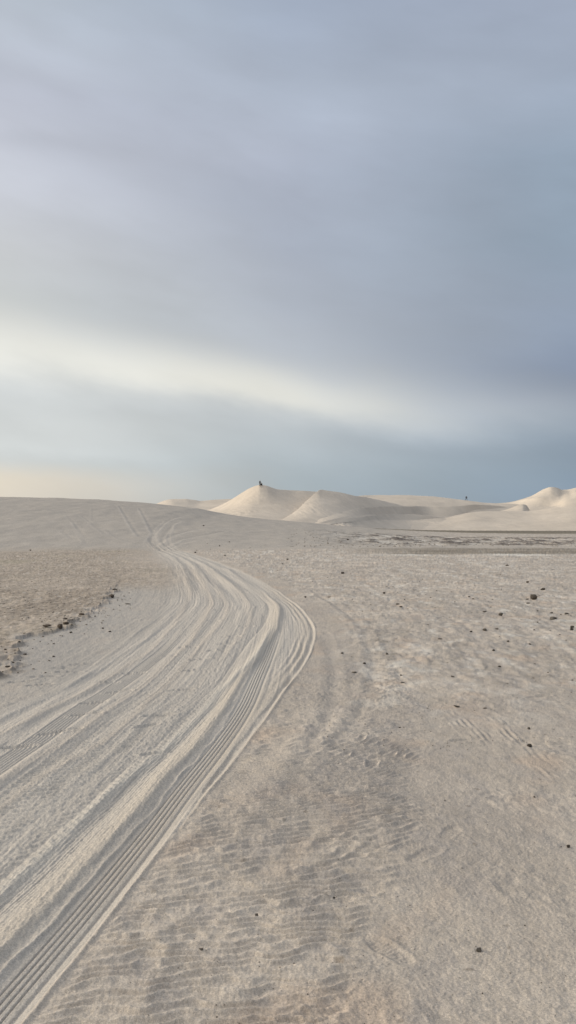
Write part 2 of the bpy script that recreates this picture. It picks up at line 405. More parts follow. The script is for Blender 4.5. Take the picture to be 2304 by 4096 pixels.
    ph = (Ys - .26 * X + wx) / (.064 + .004 * noise(X * .6, Ys * .6, 246))
    rp = 2.1 * ((.5 + .5 * np.sin(2 * np.pi * ph)) ** 2.0) - .75
    brk = .75 + .3 * sstep(-.5, .4, noise(X * 7, Ys * 6 , 247))
    h = h + .0076 * rp * ripm * brk
    # ripples far right
    ripr = sstep(.9, 1.25, X / np.maximum(Ys, .1) * 3.6) * sstep(4.6, 5.4, Ys) * (1 - sstep(8, 9, Ys)) * sstep(-.2, .5, noise(X * 1.4, Ys * 1.1, 249))
    h = h + .0075 * np.sin(2 * np.pi * (Ys + .15 * X + wx) / .085) * ripr
    C = mixc(C, (.52, .44, .35), lane * .6)
    comb = bump(X - 1.62, .16) * bump(Ys - 6.6, .5) + .7 * bump(X - 1.42, .10) * bump(Ys - 7.0, .35) + .6 * bump(X - 1.75, .12) * bump(Ys - 5.6, .3)
    h = h + .006 * np.sin(2 * np.pi * X / .052 + 2 * noise(X * 2, Ys * 2, 250)) * comb * sstep(-.3, .3, noise(X * 6, Ys * 3, 251))
    for k, (oo, amp) in enumerate(((.95, .006), (1.25, .004), (2.1, .006), (2.5, .005), (3.6, .006))):
        uo = OLD2.u(X, Ys) - oo * (1 + .02 * Ys) + .12 * noise(Ys * .25, 0 * Ys + k, 300 + k)
        wo = sstep(5, 7, Ys) * (1 - sstep(19, 24, Ys)) * sstep(-.35, .35, noise(X * .5, Ys * .22, 310 + k))
        h = h + amp * (bump(uo - .09, .04) - 1.2 * bump(uo, .05) + .35 * np.sin(2 * np.pi * (Ys / .16 + uo * 2)) * bump(uo, .09)) * wo
        C = mixc(C, (.385, .335, .288), bump(uo, .07) * wo * .3)
    # old faint ruts
    u = OLD2.u(X, Ys); w = OLD2.win(Ys, near=5.6, far=21)
    h = h - .007 * bump(u, .05) * w + .004 * bump(u + .10, .05) * w
    C = mixc(C, (.36, .325, .285), bump(u, .06) * w * .35)
    lg = bump(u - .16, .11) * w * sstep(7.5, 8.6, Ys) * (1 - sstep(12.5, 14, Ys))
    h = h + .010 * np.clip(np.sin(2 * np.pi * (Ys / .21 - np.abs(u - .16) * 3.5 + .2 * noise(X * 4, Ys * 3, 255))) * 1.5, -1, 1) * lg
    u = OLD3.u(X, Ys); w = OLD3.win(Ys, near=5.4, far=12.0)
    h = h - .007 * bump(u, .06) * w + .004 * bump(u + .13, .06) * w + .004 * bump(u - .12, .05) * w
    C = mixc(C, (.36, .325, .285), bump(u, .07) * w * .4)
    h = h + off * .0045 * fbm(X * 13, Ys * 10, 258, 2, .6) * sstep(0, .5, fbm(X * 1.3, Ys * 1.1, 259, 2)) * lod(.06)
    # crumbly grain and crust flakes
    h = h + off * (.0045 * fbm(X * 7, Ys * 5, 260, 2) * lod(.1) + .0022 * noise(X * 28, Ys * 24, 262) * lod(.03) + .0013 * noise(X * 62, Ys * 55, 263) * lod(.014))
    h = h + .0009 * noise(X * 70, Ys * 60, 264) * lod(.014)
    C = C * (1 + rm * .13 * np.clip(fbm(X * 8, Ys * 3.2, 268, 2, .7) * lod(.08) + .7 * noise(X * 2, Ys * .6, 269), -1, 1))[..., None]
    h = h + rm * .006 * fbm(X * 8, Ys * 3.5, 265, 2) * lod(.08)
    h = h + rm * (.012 * fbm(X * 1.7, Ys * .9, 266, 3, .6) + .010 * np.abs(fbm(X * 5, Ys * 2.4, 267, 2)) * lod(.12)) * (1 + Ys / 60)
    h = h + crust * (.036 + .011 * fbm(X * 4, Ys * 2.0, 270, 3, .65)) + crustfar * .014 * fbm(X * 2.2, Ys * .9, 272, 3, .6)
    lipn = bump(uB + .01, .055) * sstep(7.5, 9, Ys) * (1 - sstep(19, 23, Ys)) * sstep(-.1, .4, noise(X * 2.6, Ys * 1.4, 274))
    h = h + .032 * lipn * (.5 + .8 * np.abs(noise(X * 9, Ys * 5, 275)))
    C = mixc(C, UMBER, lipn * .8)
    C = mixc(C, (.40, .365, .32), sstep(.0, .15, uB) * (1 - sstep(.5, 1.3, uB)) * sstep(8, 9.5, Ys) * (1 - sstep(19, 23, Ys)) * off * .7)
    h = h + .07 * hillm * fbm(X * .22, Ys * .12, 276, 3, .6)
    C = C * (1 + hillm * (.05 * fbm(X * .8, Ys * .25, 278, 3, .7) + .05 * fbm(X * 4, Ys * .9, 280, 2, .7)))[..., None]
    h = h + b2 * .10 * np.clip(sp, -.3, 1)
    h = h + b3 * .3 * sstep(0, 1, noise(X * .03, Ys * .03, 279))
    # ---- footprints
    m = (Ys < 24)
    if m.any():
        xm, ym = X[m], Ys[m]; acc = np.zeros(xm.shape)
        for (px, py, hd, L, dep), fx, fy in zip(FOOT, _fx, _fy):
            q = np.abs(ym - fy) < .8
            dx, dy = xm[q] - fx, ym[q] - fy
            c, s = math.cos(R(hd)), math.sin(R(hd))
            a = dx * s + dy * c; b = dx * c - dy * s
            bw = .052 - .012 * np.cos(np.clip(a / L * 2 * np.pi, -np.pi, np.pi)) * 0 - .010 * np.exp(-((a + .02) / .05) ** 2)
            k = np.sqrt((a / (L / 2)) ** 2 + (b / bw) ** 2)
            dep = dep * (.95 if fy > 5.5 else .6)
            e = -dep * (1 - sstep(.72, 1.05, k)) + dep * .4 * np.exp(-((k - 1.18) / .16) ** 2)
            e = e + .0009 * np.sin(2 * np.pi * a / .022) * (1 - sstep(.7, .95, k)) * (fy < 5)
            acc[q] += e
        h[m] += acc
    # ---- far wheel lines
    m = (Ys > 45) & (Ys < 175) & (X < 25) & (X > -60)
    if m.any():
        xm, ym = X[m], Ys[m]; acc = np.zeros(xm.shape); cc = np.zeros(xm.shape)
        for P, w, stg in _trails:
            d = poly_dist(xm, ym, P)
            acc += stg * .15 * (.10 * bump(d - w * .9, w * .6) - .14 * bump(d, w * .8))
            cc += stg * (.9 * bump(d - w * 1.1, w * .7))
        h[m] += acc
        Cm = C[m]; C[m] = mixc(Cm, (.50, .455, .395), np.clip(cc, 0, 1) * .30)
    return h, np.clip(C * 1.045, .02, .9)

# ------------------------------------------------------------------ materials
def new_mat(name):
    m = bpy.data.materials.new(name); m.use_nodes = True
    nt = m.node_tree
    b = nt.nodes["Principled BSDF"]
    b.inputs["Roughness"].default_value = .95
    b.inputs["Specular IOR Level"].default_value = .15
    return m, nt, b

def N(nt, kind, **kw):
    n = nt.nodes.new(kind)
    for k, v in kw.items(): setattr(n, k, v)
    return n

def noise_node(nt, vec, scale, detail=4, rough=.6):
    n = N(nt, 'ShaderNodeTexNoise')
    n.inputs['Scale'].default_value = scale; n.inputs['Detail'].default_value = detail; n.inputs['Roughness'].default_value = rough
    nt.links.new(vec, n.inputs['Vector'])
    return n

def ramp(nt, fac, stops):
    r = N(nt, 'ShaderNodeValToRGB')
    while len(r.color_ramp.elements) < len(stops): r.color_ramp.elements.new(.5)
    for e, (p, c) in zip(r.color_ramp.elements, stops):
        e.position = p; e.color = (*c, 1) if not isinstance(c, float) else (c, c, c, 1)
    nt.links.new(fac, r.inputs[0])
    return r

def sand_mat(name, attr=None, color=None, grain=True, dune=False):
    m, nt, b = new_mat(name)
    tc = N(nt, 'ShaderNodeTexCoord')
    vec = tc.outputs['Object']
    if attr:
        a = N(nt, 'ShaderNodeAttribute'); a.attribute_name = attr
        base = a.outputs['Color']
    else:
        rgb = N(nt, 'ShaderNodeRGB'); rgb.outputs[0].default_value = (*color, 1); base = rgb.outputs[0]
    sc = ((3.0, .5), (14.0, .5)) if not dune else ((.02, .4), (.12, .5))
    out = base
    for k, (s, lo) in enumerate(((120, .72), (330, .62)) if not dune else ((.035, .90), (.25, .93))):
        n = noise_node(nt, vec, s, 3, .65)
        r = ramp(nt, n.outputs['Fac'], [(.25, lo), (.75, 2 - lo)])
        mx = N(nt, 'ShaderNodeMix', data_type='RGBA', blend_type='MULTIPLY'); mx.inputs['Factor'].default_value = 1
        nt.links.new(out, mx.inputs['A']); nt.links.new(r.outputs[0], mx.inputs['B'])
        out = mx.outputs['Result']
    nt.links.new(out, b.inputs['Base Color'])
    if dune:
        mp = N(nt, 'ShaderNodeMapping'); mp.inputs['Scale'].default_value = (1, 1, .35); nt.links.new(vec, mp.inputs['Vector'])
        n1 = noise_node(nt, mp.outputs[0], .45, 5, .62)
        bp = N(nt, 'ShaderNodeBump'); bp.inputs['Distance'].default_value = .35; bp.inputs['Strength'].default_value = .55
        nt.links.new(n1.outputs['Fac'], bp.inputs['Height'])
        nt.links.new(bp.outputs[0], b.inputs['Normal'])
    else:
        n1 = noise_node(nt, vec, 110, 4, .7)
        bp = N(nt, 'ShaderNodeBump'); bp.inputs['Distance'].default_value = .008; bp.inputs['Strength'].default_value = .7
        nt.links.new(n1.outputs['Fac'], bp.inputs['Height'])
        nt.links.new(bp.outputs[0], b.inputs['Normal'])
    return m

def mesh_from_grid(name, V, nr, nc, mat, colors=None):
    me = bpy.data.meshes.new(name)
    me.vertices.add(nr * nc)
    me.vertices.foreach_set("co", V.astype(np.float32).ravel())
    i = np.arange(nr * nc, dtype=np.int32).reshape(nr, nc)
    q = np.stack([i[:-1, :-1], i[:-1, 1:], i[1:, 1:], i[1:, :-1]], -1).reshape(-1, 4)
    nf = len(q)
    me.loops.add(nf * 4); me.loops.foreach_set("vertex_index", q.ravel())
    me.polygons.add(nf); me.polygons.foreach_set("loop_start", np.arange(0, nf * 4, 4, dtype=np.int32))
    me.update(calc_edges=True)
    me.polygons.foreach_set("use_smooth", np.ones(nf, dtype=bool))
    if colors is not None:
        at = me.color_attributes.new("albedo", 'FLOAT_COLOR', 'POINT')
        c4 = np.ones((nr * nc, 4), np.float32); c4[:, :3] = colors.reshape(-1, 3)
        at.data.foreach_set("color", c4.ravel())
    me.materials.append(mat)
    o = bpy.data.objects.new(name, me); COL.objects.link(o)
    return o

# ------------------------------------------------------------------ ground sheet (one mesh, to the horizon)
pyv = np.arange(4250, 2200, -2.2)
rowsY = np.concatenate([[.9, 1.3, 1.7, 2.0, 2.3], CAM_H * F / (pyv - HORIZON), np.arange(55, 165, .33), np.geomspace(165, 420, 60), np.geomspace(440, 6000, 18)])
rowsY = np.unique(rowsY)
fine = np.linspace(-.358, .358, 1560)
side = np.concatenate([np.arange(.3600, .90, .0045), .90 + np.geomspace(.006, 6, 40)])
uu = np.concatenate([-side[::-1], fine, side])
GXX = uu[None, :] * np.maximum(rowsY, 2.3)[:, None]
GYY = np.repeat(rowsY[:, None], len(uu), 1)
Hh, Cc = terrain(GXX, GYY)
# land behind the camera
backY = np.array([-4000., -600., -120., -30., -8., -2., 0., .5])
BX = uu[None, :] * np.maximum(2.3, np.abs(backY))[:, None]
BY = np.repeat(backY[:, None], len(uu), 1)
BH = np.repeat(Hh[:1], len(backY), 0) * np.array([0, 0, 0, 0, .2, .6, 1, 1])[:, None]
BC = np.repeat(Cc[:1], len(backY), 0); BC[:5] = SAND
V = np.concatenate([np.stack([BX, BY, BH], -1), np.stack([GXX, GYY, Hh], -1)], 0)
CC = np.concatenate([BC, Cc], 0)
ground_mat = sand_mat("packed sand", attr="albedo")
ground = mesh_from_grid("ground", V, V.shape[0], V.shape[1], ground_mat, CC)
ground["kind"] = "structure"

# ------------------------------------------------------------------ dunes
dune_mat = sand_mat("dune sand", color=(.61, .525, .425), dune=True)

def rail(pts, n, dep=None):
    p = np.array([(q[0], q[1], q[2] if len(q) > 2 else np.nan) for q in pts], float)
    if np.isnan(p[:, 2]).any():
        ok = ~np.isnan(p[:, 2])
        p[:, 2] = np.interp(p[:, 0], p[ok, 0], p[ok, 2])
    t = np.linspace(0, 1, len(p)); s = np.linspace(0, 1, n)
    L = np.concatenate([[0], np.cumsum(np.abs(np.diff(p[:, 0])) + 1e-3)]); L /= L[-1]
    def cub(y):
        m = np.gradient(y, L)
        k = np.clip(np.searchsorted(L, s, 'right') - 1, 0, len(L) - 2)
        hh = L[k + 1] - L[k]; x = (s - L[k]) / hh
        # limit slopes for a monotone-ish curve
        dl = np.diff(y) / np.diff(L)
        m2 = m.copy()
        for i in range(1, len(y) - 1):
            if dl[i - 1] * dl[i] <= 0: m2[i] = 0
            else: m2[i] = np.sign(dl[i]) * min(abs(m[i]), 3 * abs(dl[i - 1]), 3 * abs(dl[i]))
        return (2 * x**3 - 3 * x**2 + 1) * y[k] + (x**3 - 2 * x**2 + x) * hh * m2[k] + (-2 * x**3 + 3 * x**2) * y[k + 1] + (x**3 - x**2) * hh * m2[k + 1]
    X, Y, Z = at_depth(cub(p[:, 0]), cub(p[:, 1]), cub(p[:, 2]))
    return np.stack([X, Y, Z], -1)

def dune(rails, n=240, sub=24, back=70, skirt=True, sag=0.0, seed=0, rough=.06, traces=.03):
    """rails run left to right; the first is the crest, the last the foot facing the camera"""
    Rl = [rail(r, n) for r in rails]
    b2 = Rl[0] + np.array([10, back, 0]); b2[:, 2] = -1.5
    b1 = Rl[0] * .72 + b2 * .28; b1[:, 2] = Rl[0][:, 2] * .80 - .2
    rows = [b2, b1]
    crest_i = len(rows)
    for k in range(len(Rl) - 1):
        for j in range(sub):
            t = j / sub
            p = Rl[k] * (1 - t) + Rl[k + 1] * t
            p = p.copy(); p[:, 2] -= sag * math.sin(math.pi * t) * np.maximum(Rl[k][:, 2] - Rl[k + 1][:, 2], 0)
            rows.append(p)
    rows.append(Rl[-1])
    if skirt:
        f = Rl[-1] + np.array([0, -14, 0]); f[:, 2] = np.minimum(f[:, 2] - 3, -1.0); rows.append(f)
    V = np.array(rows)
    W = V.copy()
    for _ in range(3):
        q = W.copy()
        q[crest_i + 2:-2] = (W[crest_i + 1:-3] + 2 * W[crest_i + 2:-2] + W[crest_i + 3:-1]) / 4
        W = q
    nz = fbm(W[..., 0] * .09, W[..., 1] * .09, 300 + seed, 3)
    W[..., 2] += rough * 2.2 * nz + traces * sstep(-.1, .6, noise(W[..., 0] * .10, W[..., 1] * .06, 320 + seed)) * fbm(W[..., 0] * .9 + W[..., 1] * .25, W[..., 1] * .30, 310 + seed, 2)
    o = mesh_from_grid("sand_dune", W, W.shape[0], W.shape[1], dune_mat)
    o["kind"] = "structure"
    return o

# far low dunes left of the peak
dune([[(560, 2050, 440), (600, 2030, 430), (640, 2009, 420), (665, 2000, 415), (680, 1997, 415), (740, 1996, 415), (785, 2001, 418), (800, 2003, 420), (860, 1999, 425), (930, 1995, 430), (1000, 1992, 440)],
      [(575, 2050, 420), (640, 2018, 395), (690, 2008, 388), (740, 2012, 392), (800, 2017, 400), (860, 2014, 400), (930, 2010, 400), (1000, 2008, 400)],
      [(560, 2060, 330), (700, 2050, 330), (850, 2050, 340), (1000, 2050, 350)]], seed=1)
# the tall peak
dune([[(740, 2052, 290), (800, 2046, 284), (860, 2030, 278), (900, 2012, 272), (925, 1998, 268), (960, 1976, 263), (1000, 1952, 258), (1022, 1943.5, 256), (1040, 1940, 255), (1065, 1943, 255), (1090, 1951, 256), (1112, 1957, 258),
       (1150, 1960.5, 262), (1230, 1964, 266), (1300, 1972, 270), (1380, 1990, 280)],
      [(745, 2056, 278), (800, 2052, 270), (860, 2046, 260), (910, 2038, 251), (960, 2026, 244), (1010, 2018, 240), (1060, 2018, 239), (1110, 2020, 239), (1170, 2024, 241), (1230, 2026, 244), (1300, 2030, 250), (1380, 2036, 258)],
      [(760, 2062, 250), (820, 2066, 236), (900, 2074, 218), (960, 2082, 208), (1020, 2090, 205), (1080, 2096, 206), (1140, 2097, 209), (1220, 2096, 216), (1300, 2094, 226), (1380, 2096, 236)]],
     n=360, sub=50, sag=.05, seed=2, traces=.10)
# second summit, its left shoulder meeting the slip face of the peak
dune([[(1100, 2094, 204), (1130, 2079, 213), (1165, 2056, 223), (1205, 2024, 233), (1240, 1990, 244), (1262, 1971, 251), (1274, 1962, 255), (1285, 1959, 258), (1296, 1960.5, 259), (1340, 1967, 263), (1370, 1972, 266), (1435, 1985, 275), (1500, 1996, 292), (1600, 2020, 316), (1700, 2040, 332)],
      [(1104, 2096, 202), (1150, 2082, 210), (1200, 2058, 219), (1250, 2030, 228), (1300, 2014, 236), (1350, 2012, 242), (1420, 2020, 253), (1500, 2034, 268), (1600, 2050, 296), (1700, 2060, 318)],
      [(1108, 2101, 198), (1160, 2098, 201), (1240, 2097, 206), (1330, 2094, 212), (1420, 2088, 226), (1500, 2080, 256), (1600, 2082, 286), (1700, 2085, 308)]],
     n=360, sub=50, seed=3, traces=.06)
# long whaleback carrying the walker
dune([[(1330, 2010, 330), (1390, 1992, 336), (1440, 1983, 342), (1480, 1981, 346), (1600, 1980, 350), (1700, 1984, 352), (1760, 1988.5, 353), (1850, 2000, 353), (1920, 2008, 356), (1990, 2014, 362), (2080, 2018, 370), (2160, 2030, 380)],
      [(1330, 2040, 316), (1420, 2020, 318), (1500, 2010, 322), (1600, 2008, 326), (1700, 2010, 330), (1800, 2014, 335), (1900, 2018, 342), (2000, 2022, 350), (2160, 2036, 362)],
      [(1330, 2080, 300), (1500, 2045, 310), (1700, 2042, 316), (1900, 2040, 328), (2160, 2050, 345)]], seed=4)
# the middle bench with its grey slip face
dune([[(1230, 2096, 209), (1300, 2066, 219), (1370, 2047, 232), (1430, 2034, 246), (1500, 2027, 264), (1600, 2025, 290), (1700, 2026, 317), (1760, 2027, 320), (1830, 2024, 324), (1900, 2019, 330), (1970, 2022, 340), (2050, 2030, 352)],
      [(1240, 2098, 207), (1320, 2080, 213), (1400, 2066, 228), (1480, 2059, 251), (1600, 2059, 282), (1700, 2064, 309), (1800, 2066, 314), (1880, 2060, 324), (1970, 2050, 335), (2050, 2050, 348)],
      [(1250, 2102, 203), (1400, 2090, 220), (1600, 2090, 256), (1800, 2090, 280), (2050, 2080, 320)]], seed=5)
dune([[(1280, 2097, 203), (1340, 2084, 209), (1420, 2070, 222), (1500, 2061, 240), (1580, 2057, 264), (1650, 2058, 282), (1720, 2064, 288), (1790, 2072, 295), (1860, 2082, 300)],
      [(1290, 2102, 200), (1400, 2086, 215), (1500, 2080, 236), (1600, 2080, 261), (1700, 2084, 281), (1860, 2092, 292)],
      [(1290, 2108, 202), (1450, 2100, 220), (1600, 2098, 248), (1860, 2100, 275)]], seed=6)
# pale apron crossed by footprints
dune([[(1310, 2102, 205), (1345, 2094, 208), (1376, 2087, 213), (1440, 2083, 231), (1520, 2082, 260), (1600, 2082, 262), (1680, 2078, 266), (1760, 2074, 270), (1830, 2080, 274)],
      [(1316, 2106, 199), (1380, 2106, 204), (1460, 2113, 219), (1560, 2117, 242), (1680, 2119, 246), (1830, 2120, 250)]], seed=7, sub=50, traces=.16)
# near right whaleback
dune([[(1600, 2100, 262), (1650, 2085, 267), (1700, 2078, 271), (1790, 2070, 276), (1830, 2060, 280), (1870, 2051, 283), (1910, 2046.5, 286), (2000, 2044.5, 290), (2060, 2045, 292), (2117, 2044, 293), (2160, 2040, 292), (2220, 2031, 290), (2304, 2025, 288), (2420, 2020, 288), (2560, 2040, 290)],
      [(1590, 2112, 250), (1700, 2098, 258), (1800, 2090, 258), (1900, 2076, 262), (2000, 2074, 266), (2117, 2074, 266), (2220, 2068, 264), (2304, 2062, 262), (2420, 2060, 262), (2560, 2070, 262)],
      [(1580, 2119, 250), (1700, 2119.5, 246), (1900, 2121.5, 243), (2117, 2124, 240), (2304, 2126.5, 237), (2560, 2130, 232)]], n=320, seed=8, sub=40, traces=.05)
# high dune at the right edge: sunlit cap over a grey slip face
dune([[(1930, 2020, 405), (1975, 2014, 404), (2020, 2010.5, 402), (2060, 2003.5, 398), (2100, 1993, 393), (2130, 1981, 388), (2150, 1970, 385), (2180, 1953.5, 382), (2205, 1947.5, 380), (2230, 1951, 382), (2250, 1959.5, 386), (2268, 1959, 387), (2304, 1951, 384), (2400, 1932, 384), (2520, 1950, 390)],
      [(1940, 2022, 396), (2000, 2014, 392), (2060, 2007, 384), (2105, 1996, 374), (2150, 1992, 366), (2195, 1990, 364), (2232, 1985, 366), (2255, 1976, 374), (2275, 1973, 374), (2304, 1972, 364), (2400, 1970, 356), (2520, 1980, 360)],
      [(1950, 2034, 372), (2020, 2032, 364), (2080, 2030, 360), (2130, 2027, 358), (2190, 2027, 357), (2235, 2020, 352), (2260, 2008, 345), (2304, 2004, 338), (2400, 2004, 334), (2520, 2010, 340)],
      [(1960, 2050, 340), (2120, 2050, 330), (2304, 2045, 315), (2520, 2045, 315)]], n=300, seed=9)
# small crescent in the gap
dune([[(1985, 2046, 318), (2020, 2039, 318), (2050, 2029, 318), (2075, 2020, 318), (2090, 2017.5, 318), (2102, 2019, 320), (2112, 2028, 323), (2120, 2043, 326), (2130, 2052, 330)],
      [(1990, 2056, 305), (2050, 2052, 302), (2090, 2050, 302), (2112, 2052, 308), (2130, 2060, 315)]], n=120, seed=10)

# ------------------------------------------------------------------ stones
def rock_mesh(name, seed, flat, mat, npts=26):
    r = random.Random(seed)
    bm = bmesh.new()
    for _ in range(npts):
        v = Vector((r.gauss(0, 1), r.gauss(0, 1), r.gauss(0, 1))).normalized() * r.uniform(.82, 1.05)
        v = Vector((max(-.78, min(.78, v.x)), max(-.8, min(.8, v.y)), max(-.8, min(.75, v.z))))
        bm.verts.new((v.x * .62, v.y * .5, v.z * .5 * flat))
    res = bmesh.ops.convex_hull(bm, input=bm.verts)
    junk = [e for e in res.get('geom_interior', []) + res.get('geom_unused', []) if isinstance(e, bmesh.types.BMVert)]
    bmesh.ops.delete(bm, geom=list(set(junk)), context='VERTS')
    bmesh.ops.bevel(bm, geom=list(bm.edges), offset=.035, segments=1, affect='EDGES', profile=.5)
    bmesh.ops.triangulate(bm, faces=bm.faces[:])
    bmesh.ops.subdivide_edges(bm, edges=[e for e in bm.edges if e.calc_length() > .22], cuts=1)
    for v in bm.verts:
        v.co += Vector((r.uniform(-1, 1), r.uniform(-1, 1), r.uniform(-1, 1))) * .014
    me = bpy.data.meshes.new(name); bm.to_mesh(me); bm.free()
    me.materials.append(mat)
    return me

def rock_mat(name, c1, c2):
    m, nt, b = new_mat(name)
    tc = N(nt, 'ShaderNodeTexCoord')
    n = noise_node(nt, tc.outputs['Object'], 4.5, 6, .65)
    r = ramp(nt, n.outputs['Fac'], [(.3, c1), (.7, c2)])
    nt.links.new(r.outputs[0], b.inputs['Base Color'])
    bp = N(nt, 'ShaderNodeBump'); bp.inputs['Distance'].default_value = .06; bp.inputs['Strength'].default_value = .7
    n2 = noise_node(nt, tc.outputs['Object'], 9, 5, .7)
    nt.links.new(n2.outputs['Fac'], bp.inputs['Height']); nt.links.new(bp.outputs[0], b.inputs['Normal'])
    return m

M_dark = rock_mat("dark stone", (.075, .063, .05), (.175, .148, .118))
M_grey = rock_mat("grey stone", (.13, .115, .095), (.25, .22, .18))
M_clod = rock_mat("crust clod", (.085, .065, .05), (.19, .15, .115))
VAR = {}
for kk, mm in (('d', M_dark), ('g', M_grey), ('c', M_clod)):
    VAR[kk] = [rock_mesh("stone", 10 * ord(kk) + i, f, mm) for i, f in enumerate((1.0, .85, .7, 1.05))]
    VAR[kk + 'f'] = [rock_mesh("flat_stone", 900 + 10 * ord(kk) + i, f, mm) for i, f in enumerate((.42, .5, .36))]

PB = "rock"
# px, py (base), width px, kind, label or None
A = "far"
ROCKS = [
    (2137, 2400, 27, 'd', "largest dark boxy stone on the pale pan at right"),
    (2173, 2359, 19, 'd', "dark upright stone just behind the largest boxy stone"),
    (2110, 2398, 12, 'g', "small grey stone touching the left side of the largest boxy stone"),
    (2114, 2416, 18, 'gf', "flat grey slab in front of the largest boxy stone"),
    (2111, 2331, 11, 'd', "small dark stone beyond and left of the dark upright stone"),
    (1894, 2400, 10, 'd', "narrow upright dark stone standing left of the largest boxy stone"),
    (1877, 2393, 9, 'd', "small round dark stone beside the narrow upright stone"),
    (1371, 2296, 13, 'd', "dark stone on a white salt patch beyond the curved faint rut"),
    (1537, 2374, 11, 'd', "very dark stone alone on pale flaking crust in mid pan"),
    (1592, 2418, 20, 'gf', "broad low brown stone, left one of a close pair on the pan"),
    (1604, 2429, 13, 'd', "darker compact stone in front of the broad low brown one"),
    (1319, 2387, 16, 'gf', "flat grey stone near the top of the faint curved rut"),
    (1222, 2388, 8, 'd', "small dark stone right beside the bend of the wheel tracks"),
    (1458, 2653, 14, 'd', "dark peaked stone between the two faint old ruts"),
    (1417, 2688, 20, 'gf', "low flat brown stone nearer than the dark peaked stone"),
    (1369, 2615, 11, 'g', "grey pebble beside the inner faint rut"),
    (1547, 2619, 13, 'g', "grey stone right of the lugged old tyre print"),
    (1605, 2698, 10, 'd', "small upright dark stone right of the lugged tyre print"),
    (1610, 2731, 19, 'gf', "flat grey stone below the small upright one by the tyre print"),
    (1828, 2830, 25, 'gf', "low brown mounded stone half sunk in the sand at right"),
    (1942, 2836, 16, 'df', "thin dark stone right of the low brown mounded stone"),
    (1812, 2706, 15, 'df', "dark tilted flake lying behind the low mounded stone"),
    (1999, 2661, 12, 'd', "black round pebble on the open pan right of the old ruts"),
    (1975, 2609, 11, 'd', "dark pebble just beyond the black round pebble"),
    (1760, 2558, 16, 'df', "long thin dark stone on grey crust in mid pan"),
    (2033, 2569, 10, 'g', "upright grey chip in the middle of the right pan"),
    (2120, 2577, 10, 'd', "small dark chip with a pale tip at far right"),
    (2119, 2986, 19, 'd', "dark wedge shaped stone alone in the near right sand"),
    (2116, 2921, 15, 'g', "grey stone lying behind the dark wedge shaped stone"),
    (2004, 2460, 19, 'g', "pale grey rounded stone in front of the flaking crust"),
    (1940, 2449, 17, 'df', "flat dark stone left of the pale grey rounded stone"),
    (2211, 2475, 20, 'g', "broad grey stone at right with a dark pebble against it"),
    (2223, 2474, 9, 'd', "dark pebble against the broad grey stone at right"),
    (2207, 2452, 13, 'd', "dark stone just behind the broad grey stone"),
    (2268, 2460, 17, 'g', "grey stone by the right edge, behind two smaller ones"),
    (2290, 2505, 15, 'd', "dark stone at the right edge on whitish crust"),
    (2288, 2521, 14, 'd', "lower of two dark stones at the right edge"),
    (1940, 2525, 17, 'g', "wide grey lump on purplish crust in the right pan"),
    (1988, 2519, 15, 'g', "grey lump right of the wide grey lump"),
    (1885, 2530, 11, 'd', "dark round stone left of the wide grey lump"),
    (1919, 3806, 26, 'g', "brown stone nearest the viewer, sunk in smooth sand at right"),
    (1336, 3588, 12, 'd', "dark pebble at the heel of the near bare shoe print"),
    (803, 3800, 18, 'g', "brown pebble among sand ripples right of the ribbed tyre print"),
    (1026, 3652, 14, 'g', "greenish brown pebble among ripples in the near middle"),
    (2275, 3384, 14, 'd', "dark stone near the right edge in the near sand"),
    (1355, 3052, 10, 'd', "dark pebble at the top of the rippled sand"),
    (814, 2104, 8, 'd', "lone black stone on the bare grey hillside"),
    (781, 2211, 8, 'd', "dark stone where the wheel tracks start up the hill"),
    (1150, 2240, 8, 'd', "dark stone on far pan, right one of two near the track"),
    (1131, 2258, 8, 'd', "dark stone on far pan, nearer one of two by the track"),
    (899, 2224, 9, 'd', "dark flat stone between the far track and the pan"),
    (458, 2365, 19, 'cf', "flat brown slab of crust beyond the broken bank"),
    (445, 2392, 23, 'c', "brown wedge of crust at the tip of the broken bank"),
    (511, 2417, 20, 'gf', "grey slab half buried in drifted sand near the wheel marks"),
    (260, 2510, 27, 'c', "largest dark clod on the edge of the broken crust bank"),
    (238, 2523, 24, 'c', "dark clod in front of the largest clod on the bank edge"),
    (184, 2520, 30, 'cf', "long dark clod slab lying along the bank edge"),
    (260, 2485, 18, 'cf', "dark clod slab behind the largest clod"),
    (326, 2470, 24, 'cf', "flat dark crust plate on the bank right of the clods"),
    (283, 2534, 11, 'g', "grey pebble fallen below the largest clod"),
    (411, 2517, 8, 'd', "small dark pebble on drifted sand, left of a pair"),
    (438, 2529, 12, 'd', "larger dark pebble on drifted sand, right of a pair"),
    (213, 2630, 11, 'd', "dark chip on smooth grey sand below the bank"),
    (28, 2681, 22, 'cf', "dark crust plate at the left edge, lowest of the broken bank"),
    (99, 2623, 15, 'cf', "dark crust flake at the end of the bank by the left edge"),
    (75, 2587, 12, 'd', "dark crumb on the sand just right of the brown crust"),
    (121, 2197, 8, 'd', "dark stone on the line where crust meets the hill foot"),
    (2029, 2265, 14, 'df', "flat dark stone nearest the pale salt line on the far pan"),
    (1391, 2162, 8, 'd', "dark stone at the near end of the dark speckled strip"),
]
